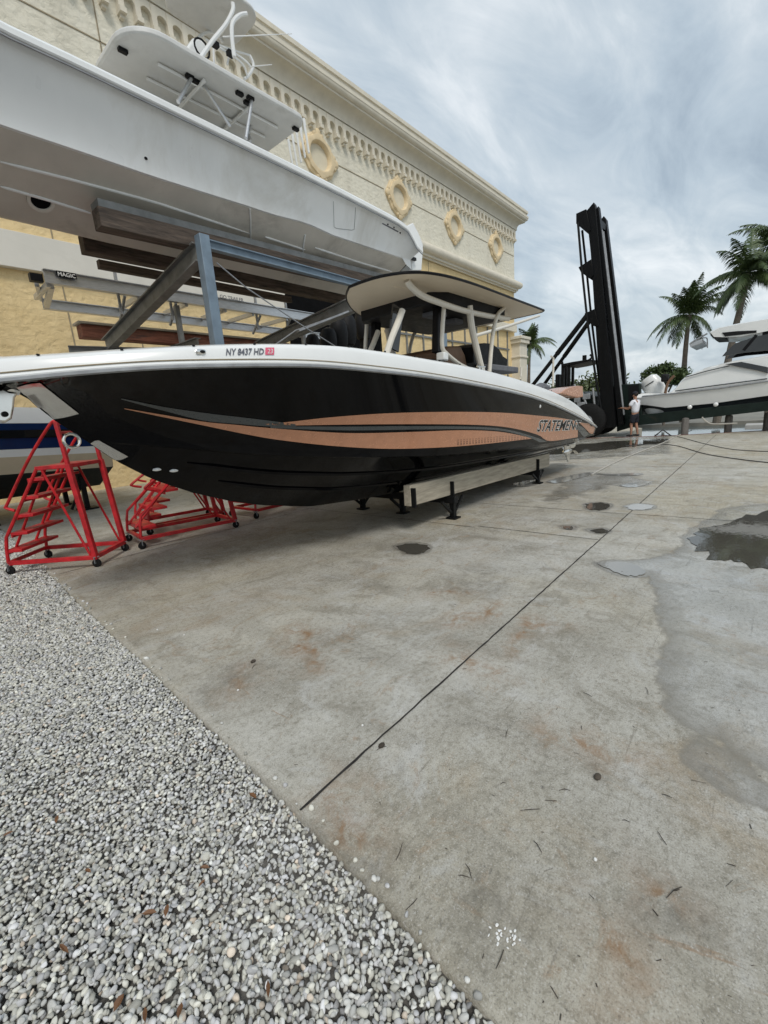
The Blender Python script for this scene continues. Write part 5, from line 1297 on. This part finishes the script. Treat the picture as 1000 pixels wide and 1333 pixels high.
# twin outboards at the stern, tilted
for x in (21.3, 22.6):
    c = PX(852,505,x); b = MB(); rgs = []
    ax = Vector((0, .55, .83)); 
    for t, w, l in ((-.62,.12,.18),(-.45,.2,.28),(-.1,.24,.36),(.2,.25,.38),(.42,.22,.34),(.52,.10,.2)):
        cc = c+ax*t; rgs.append([cc+Vector((w*math.cos(a), l*math.sin(a)*.83, -l*math.sin(a)*.55)) for a in np.linspace(0, 2*math.pi, 16, endpoint=False)])
    b.loft(rgs, True, True); e_ = b.build('outboard_motor', MAT['white gelcoat'], cr)
    b = MB(); q = PX(853,530,x); b.ball(q, (.2,.38,.36), 14, 10); b.build('swivel_bracket', MAT['grey-white hull'], e_)
    b = MB(); b.tube([PX(840,503,x-.26), PX(851,496,x-.26)], .018, 5); b.build('cowl_vent', MAT['black trim'], e_)
b = MB(); b.box(PX(866,492,20.9), (.3,.25,.3)); b.build('fender', MAT['black vinyl'], cr, bevel=.06)
b = MB(); b.tube(curve_pts([PX(*p, 20.8) for p in [(866,512),(869,500),(873,494),(878,489)]], 4), .05, 8); b.build('strap', MAT['brown vinyl'], cr)
b = MB()
for p in [(898,530),(932,526.5)]: b.ball(PX(*p, 20.7), (.05,.08,.08), 10, 6)
b.build('roller_light', MAT['white gelcoat'], cr)
b = MB(); b.tube(curve_pts([PX(*p, 20.7) for p in [(914,543),(920,549),(930,552),(960,551)]], 5), .025, 6); tag(b.build('rope', MAT['rope']), 'slack rope hanging under the forks beside the cruiser', 'rope')

# ================= person =================
PF = PZ(825.5, 568, 0); px_, py_ = PF.x, PF.y
fw = Vector((.35, .94, 0)).normalized(); rt = Vector((fw.y, -fw.x, 0))
def PP(r_, f_, z): return Vector((px_, py_, 0)) + rt*r_ + fw*f_ + Vector((0, 0, z))
def skinmesh(name, chain_list, m, parent, sub=2):
    vs, es, rad = [], [], []
    for ch_ in chain_list:
        prev = None
        for it in ch_:
            if isinstance(it, int): prev = it; continue
            p, r_ = it; vs.append(p); rad.append(r_)
            if prev is not None: es.append((prev, len(vs)-1))
            prev = len(vs)-1
    me = bpy.data.meshes.new(name); off = Vector(parent.location) if parent else Vector()
    if parent is not None and parent.parent is not None: off = Vector(parent.parent.location)
    me.from_pydata([tuple(v-off) for v in vs], es, []); o = bpy.data.objects.new(name, me); COL.objects.link(o)
    md = o.modifiers.new('skin', 'SKIN'); md.use_smooth_shade = True; md.branch_smoothing = .3
    for i, s_ in enumerate(me.skin_vertices[0].data):
        r_ = rad[i]; s_.radius = r_ if isinstance(r_, tuple) else (r_, r_)
    me.skin_vertices[0].data[0].use_root = True
    sd_ = o.modifiers.new('sub', 'SUBSURF'); sd_.levels = sub; sd_.render_levels = sub
    dg = bpy.context.evaluated_depsgraph_get(); ev = o.evaluated_get(dg); nm = bpy.data.meshes.new_from_object(ev)
    bpy.data.objects.remove(o); nm.name = name; nm.materials.clear(); nm.materials.append(MAT[m])
    nm.polygons.foreach_set('use_smooth', [True]*len(nm.polygons))
    o = bpy.data.objects.new(name, nm); COL.objects.link(o)
    if parent is not None: o.parent = parent
    return o
pr = thing('person', 'person in white shirt, dark shorts and dark cap reaching towards the forklift carriage', 'person', (px_, py_, 0))
arm = lambda s: [(PP(.19*s,0,1.40),.052), (PP(.24*s,.08,1.18),.043), (PP(.235*s,.16,1.10),.04), (PP(.16*s,.36,1.13),.032), (PP(.13*s,.44,1.15),.026), (PP(.12*s,.50,1.155),.034), (PP(.115*s,.56,1.155),.026)]
chains = [[(PP(0,0,.92),.13), (PP(0,.0,1.08),.125), (PP(0,.01,1.25),.14), (PP(0,0,1.38),.13), (PP(0,0,1.44),.075), (PP(0,.015,1.50),.055), (PP(0,.03,1.56),.075), (PP(0,.03,1.63),.088), (PP(0,.02,1.70),.065)]]
legs = lambda s, fo: [0, (PP(.09*s,0,.84),.092), (PP(.10*s,.02+fo*.3,.66),.08), (PP(.10*s,.03+fo*.6,.48),.058), (PP(.105*s,.0+fo*.8,.32),.056), (PP(.11*s,-.02+fo,.12),.036), (PP(.11*s,-.02+fo,.05),.040), (PP(.115*s,.10+fo,.03),.034)]
body = skinmesh('body', chains + [[3]+arm(1), [3]+arm(-1), legs(1,-.05), legs(-1,.08)], 'skin', pr)
skinmesh('shirt', [[(PP(0,0,.88),(.215,.16)), (PP(0,0,1.1),(.205,.15)), (PP(0,.01,1.27),(.215,.16)), (PP(0,0,1.40),(.16,.12)), (PP(0,0,1.45),(.08,.075))], [2,(PP(.19,.0,1.40),.085),(PP(.25,.07,1.2),.08)], [2,(PP(-.19,.0,1.40),.085),(PP(-.25,.07,1.2),.08)]], 'white cloth', pr)
skinmesh('shorts', [[(PP(0,0,.97),(.17,.13)), (PP(0,0,.86),(.185,.14))], [1,(PP(.10,.0,.74),.115),(PP(.105,.01,.52),.105)], [1,(PP(-.10,.02,.74),.115),(PP(-.105,.05,.52),.105)]], 'navy cloth', pr)
b = MB(); b.ball(PP(0,.015,1.665), (.098,.105,.105), 16, 10); b.build('hair', MAT['dark hair'], pr)
b = MB(); b.ball(PP(0,.03,1.70), (.105,.105,.075), 16, 8); b.loft([[PP(.09*math.cos(a),.10+.10*max(0,math.sin(a))*k, 1.685-.02*k) for a in np.linspace(0, math.pi, 10)] for k in (0,.6,1)], False, False); b.build('cap', MAT['navy cloth'], pr)
b = MB(); b.ball(PP(0,.125,1.60), (.016,.022,.022), 8, 6); 
for s in (-1, 1): b.ball(PP(.092*s,.03,1.61), (.014,.02,.03), 8, 6)
b.build('nose_and_ears', MAT['skin'], body)
b = MB()
for s in (-1, 1): b.ball(PP(.035*s,.112,1.625), (.012,.008,.008), 8, 5)
b.build('eye', MAT['black trim'], body)
for s in (-1, 1):        # four fingers and a thumb on each hand
    ch_ = []
    for k in range(4):
        o_ = PP(.115*s+.018*(k-1.5), .575, 1.155); L = (.06,.07,.065,.05)[k]; ch_.append([(o_, .009), (o_+fw*L*.5+Vector((0,0,-.006)), .0085), (o_+fw*L*.9+Vector((0,0,-.025)), .007)])
    th = PP(.115*s-.03*s, .52, 1.16); ch_.append([(th, .011), (th-rt*s*.02+fw*.03, .010), (th-rt*s*.022+fw*.06, .008)])
    vs_ = []
    for c_ in ch_: 
        b = MB(); b.tube([p for p, r_ in c_], [r_ for p, r_ in c_], 6); vs_.append(b)
    B = MB()
    for q in vs_: B.add(q.v, q.f)
    B.build('fingers', MAT['skin'], body)
for s, fo in ((1,-.05), (-1,.08)):
    b = MB(); b.loft([[PP(.11*s+w*math.cos(a), -.10+fo+t*.28, .045+.04*math.sin(a)*h) for a in np.linspace(0, 2*math.pi, 12, endpoint=False)] for t, w, h in ((0,.02,.5),(.08,.045,1),(.5,.05,1.1),(.85,.048,.9),(1,.02,.5))], True, True); b.build('shoe', MAT['shoe'], pr)

# ================= dock posts =================
for i, (p0, p1) in enumerate([((887,568),(887,553)), ((947,563),(947,550)), ((998,559),(998,546))]):
    q = PZ(*p0, 0); q = Vector((dock_x(q.y)+.16, q.y, 0)); h_ = .62
    b = MB(); b.lathe((q.x, q.y, -1.9), (0,0,1), [(.12,0),(.12,1.9+h_-.05),(.10,1.9+h_),(.02,1.9+h_+.02)], 14)
    tag(b.build('dock_post', MAT['dock timber']), ['weathered dock post nearest the person at the water edge','middle weathered dock post under the forklift forks','weathered dock post at the right edge of the picture'][i], 'post', 'weathered posts along the dock edge')
# floating dock beyond the forks
b = MB(); b.box((40.5, -9, -1.0), (2.2, 20, .3)); struct(tag(b.build('floating_dock', MAT['bleached concrete'], bevel=.02), 'x', 'x'))
o = bpy.data.objects['floating_dock']; del o['label']; del o['category']
# low red frame standing on the dock edge
b = MB(); b.tube([PX(*p, 20.2) for p in [(852,568),(863,559.5),(874,567.5)]], .025, 6); b.tube([PX(874,567.5,20.2), PX(852,568,20.2)], .02, 6)
tag(b.build('mooring_bracket', MAT['hose']), 'small dark triangular bracket standing on the dock edge right of the person', 'bracket')

# ================= palms and shrubs =================
def palm(x, base_px, crown_px, label, fl, nf, seed, zb=0, tr=.16, lean=None):
    rr = random.Random(seed); a_, c_ = PX(*base_px, x), PX(*crown_px, x)
    dirn = (c_-a_); zt = c_.z; base = a_ + dirn*((zb-a_.z)/dirn.z if abs(dirn.z) > .1 else 0)
    root = thing('palm_tree', label, 'palm tree', (base.x, base.y, zb), 'tall palms beyond the yard')
    pts = [base+(c_-base)*t+Vector((0, .12*math.sin(math.pi*t), 0)) for t in np.linspace(0, 1, 14)]
    b = MB(); b.tube(pts, [tr*(1.35-.55*t)*(1+.05*(i % 2)) for i, t in enumerate(np.linspace(0, 1, 14))], 10); b.build('trunk', MAT['palm bark'], root)
    b = MB()
    for k in range(nf):
        az = 2*math.pi*(k*.382)+rr.uniform(-.25,.25); el = R(rr.choice([75,60,45,30,15,0,-20])+rr.uniform(-8,8)) if k else R(82)
        L = fl*rr.uniform(.8,1.1)*(1 if el < 1 else .85); h_ = Vector((math.cos(az), math.sin(az), 0)); p = Vector(c_); d = h_*math.cos(el)+Vector((0,0,math.sin(el))); pts = [p.copy()]
        n_ = 18
        for i in range(n_):
            d = (d + Vector((0,0,-1))*(.075+.06*i/n_)*(1.15-.4*math.sin(max(el,0)))).normalized(); p = p+d*L/n_; pts.append(p.copy())
        b.tube(pts, [.028*(1-.8*i/n_) for i in range(n_+1)], 5)
        side = d.cross(Vector((0,0,1))); side = h_.cross(Vector((0,0,1))).normalized()
        for i in range(2, n_+1):
            t = i/n_; ll = fl*.30*math.sin(math.pi*min(1, .18+.82*t))**.7*(1.05-.55*t); dd = (pts[i]-pts[i-1]).normalized()
            for s in (-1, 1):
                for m_ in range(3):
                    q0 = pts[i]*(1-m_/3)+pts[i-1]*(m_/3); w = fl*.0065+.006
                    o_ = (side*s*.75+dd*.55+Vector((0,0,rr.uniform(-.75,-.15)))).normalized(); q1 = q0+o_*ll*.55*rr.uniform(.85,1.1); q2 = q1+(o_+Vector((0,0,-.75))).normalized()*ll*.5*rr.uniform(.8,1.2)
                    b.add([q0-dd*w, q0+dd*w, q1+dd*w*1.1, q1-dd*w*1.1, q2], [(0,1,2,3),(3,2,4)])
    b.build('crown', MAT['palm leaf'], root, smooth=False)
    b = MB()
    for k in range(7): b.ball(Vector(c_)+Vector((rr.uniform(-.3,.3), rr.uniform(-.3,.3), rr.uniform(-.45,-.1))), .14, 8, 6)
    b.build('coconut', MAT['palm bark'], root)
palm(50, (893,475), (897,410), 'tall palm with drooping fronds standing left of the cruiser hardtop', 3.9, 22, 3, -1.0, .2)
palm(46, (960,425), (975,356), 'tallest palm at the right edge with fronds running out of the picture', 4.1, 26, 5, -1.0, .22)
palm(44, (690,480), (690,447), 'smaller palm beside the far corner of the warehouse', 2.7, 18, 9, 0, .14)
palm(52, (1012,420), (1022,318), 'palm crown showing only its left fronds at the right picture edge', 4.4, 24, 13, -1.0, .22)
def shrub(name, c, rad, n, label, leaf, seed, m='hedge leaf'):
    rr = np.random.default_rng(seed); c = Vector(c); root = thing(name, label, 'shrub', (c.x, c.y, 0), 'green shrubs beyond the yard')
    b = MB(); b.tube([(c.x, c.y, -1.0), (c.x, c.y, c.z)], .12, 8)
    for k in range(6):
        a = k*1.05; b.tube([(c.x, c.y, c.z*.4), (c.x+math.cos(a)*rad[0]*.6, c.y+math.sin(a)*rad[1]*.6, c.z+rad[2]*.3)], [.07,.02], 6)
    b.build('trunk', MAT['palm bark'], root)
    cl = rr.normal(size=(38, 3)); cl /= np.linalg.norm(cl, axis=1)[:, None]; cl *= rr.uniform(.45, .95, 38)[:, None]
    ci = rr.integers(0, 38, n); P = cl[ci] + rr.normal(size=(n, 3))*.17
    P = P*np.array(rad)+np.array(c); P[:,2] = np.maximum(P[:,2], .1)
    u = rr.normal(size=(n, 3)); u /= np.linalg.norm(u, axis=1)[:, None]; v_ = np.cross(u, rr.normal(size=(n, 3))); v_ /= np.linalg.norm(v_, axis=1)[:, None]
    s_ = leaf*rr.uniform(.6, 1.3, n)[:, None]
    V = np.stack([P-u*s_, P+v_*s_*.5, P+u*s_, P-v_*s_*.5], 1).reshape(-1, 3)-np.array(root.location)
    me = fast_mesh('crown', V, np.arange(4*n).reshape(n, 4)); me.materials.append(MAT[m]); o = bpy.data.objects.new('crown', me); COL.objects.link(o); o.parent = root
def sc_(px, x): return PX(*px, x)
q = sc_((768,510), 40); shrub('shrub', (40, q.y, 1.7), (2.2,3.0,2.0), 9000, 'broad olive green shrub directly behind the forklift cab', .16, 1)
q = sc_((735,515), 43); shrub('shrub', (43, q.y, 1.6), (2.0,2.0,1.8), 5000, 'lower green shrub left of the forklift cab behind the boat stern', .16, 2)
q = sc_((803,512), 42); shrub('shrub', (42, q.y, 1.5), (1.6,1.6,1.5), 4000, 'dark shrub showing just beside the forklift mast', .15, 3)
q = sc_((868,480), 46); shrub('shrub', (46, q.y, q.z-.6), (1.6,1.7,.9), 4500, 'rounded dark green tree crown at the foot of the left palm above the cruiser', .15, 4, 'palm leaf')
# grey covered boat far behind the stern
g = thing('covered_boat', 'low boat under a grey canvas cover near the warehouse corner', 'boat', (19, 8.5, 0))
q0, q1 = PX(668,483,18), PX(708,484,18)
b = MB(); rgs = []
for t in np.linspace(0, 1, 12):
    y_ = q0.y+(q1.y-q0.y)*t; s_ = math.sin(math.pi*(.12+.76*t))**.5; rgs.append([Vector((18+1.1*s_*math.cos(a)+.4, y_, 1.95+.5*s_*max(-.4, math.sin(a))*(.8+.3*math.sin(t*9)))) for a in np.linspace(0, 2*math.pi, 14, endpoint=False)])
b.loft(rgs, True, True); b.build('canvas_cover', MAT['grey canvas'], g)
b = MB(); b.box((18.4, (q0.y+q1.y)/2, 1.2), (1.7, abs(q1.y-q0.y)*.85, 1.2)); b.build('hull', MAT['white gelcoat'], g, bevel=.15)
b = MB()
for s in (-.8, .8): b.beam((18.4, (q0.y+q1.y)/2+s, 0), (18.4, (q0.y+q1.y)/2+s, .7), .2, .2, (1,0,0))
b.build('support_leg', MAT['black iron'], g)
bpy.context.view_layer.update()

# ---------- pieces of a part that stand apart become parts of their own ----------
def split_pieces():
    import bmesh
    keep = ('corbel', 'letter', 'registration', 'dot_', 'joint', 'scored', 'sticker', 'litter', 'crown', 'gravel', 'body', 'shirt', 'shorts', 'fingers', 'puddle', 'concrete', 'name_script', 'step', 'caster', 'fork')
    for o in list(bpy.data.objects):
        if o.type != 'MESH' or o.parent is None or any(k in o.name for k in keep) or o.get('kind'): continue
        me = o.data; n = len(me.vertices)
        if n > 20000: continue
        par = list(range(n))
        def find(i):
            while par[i] != i: par[i] = par[par[i]]; i = par[i]
            return i
        for e in me.edges:
            a, b = find(e.vertices[0]), find(e.vertices[1])
            if a != b: par[a] = b
        isl = {}
        for i in range(n): isl.setdefault(find(i), []).append(i)
        if not 1 < len(isl) <= 60: continue
        co_ = np.array([v.co[:] for v in me.vertices]); L = list(isl.values())
        lo = [co_[i].min(0) for i in L]; hi = [co_[i].max(0) for i in L]; k = len(L); cl = list(range(k))
        def f2(i):
            while cl[i] != i: i = cl[i]
            return i
        for i in range(k):
            for j in range(i):
                gap = np.maximum(0, np.maximum(lo[i]-hi[j], lo[j]-hi[i])); sz = max(np.linalg.norm(hi[i]-lo[i]), np.linalg.norm(hi[j]-lo[j]))
                if np.linalg.norm(gap) < min(.12, .25*sz) + .004: cl[f2(i)] = f2(j)
        groups = {}
        for i in range(k): groups.setdefault(f2(i), []).extend(L[i])
        if len(groups) < 2: continue
        gl = list(groups.values()); src = me.copy()
        for gi, g in enumerate(gl):
            bm = bmesh.new(); bm.from_mesh(src); bm.verts.ensure_lookup_table(); s_ = set(g)
            bmesh.ops.delete(bm, geom=[v for v in bm.verts if v.index not in s_], context='VERTS')
            if gi == 0: tgt = o
            else:
                tgt = o.copy(); tgt.data = src.copy(); COL.objects.link(tgt)
            bm.to_mesh(tgt.data); bm.free()
split_pieces()
bpy.context.view_layer.update()
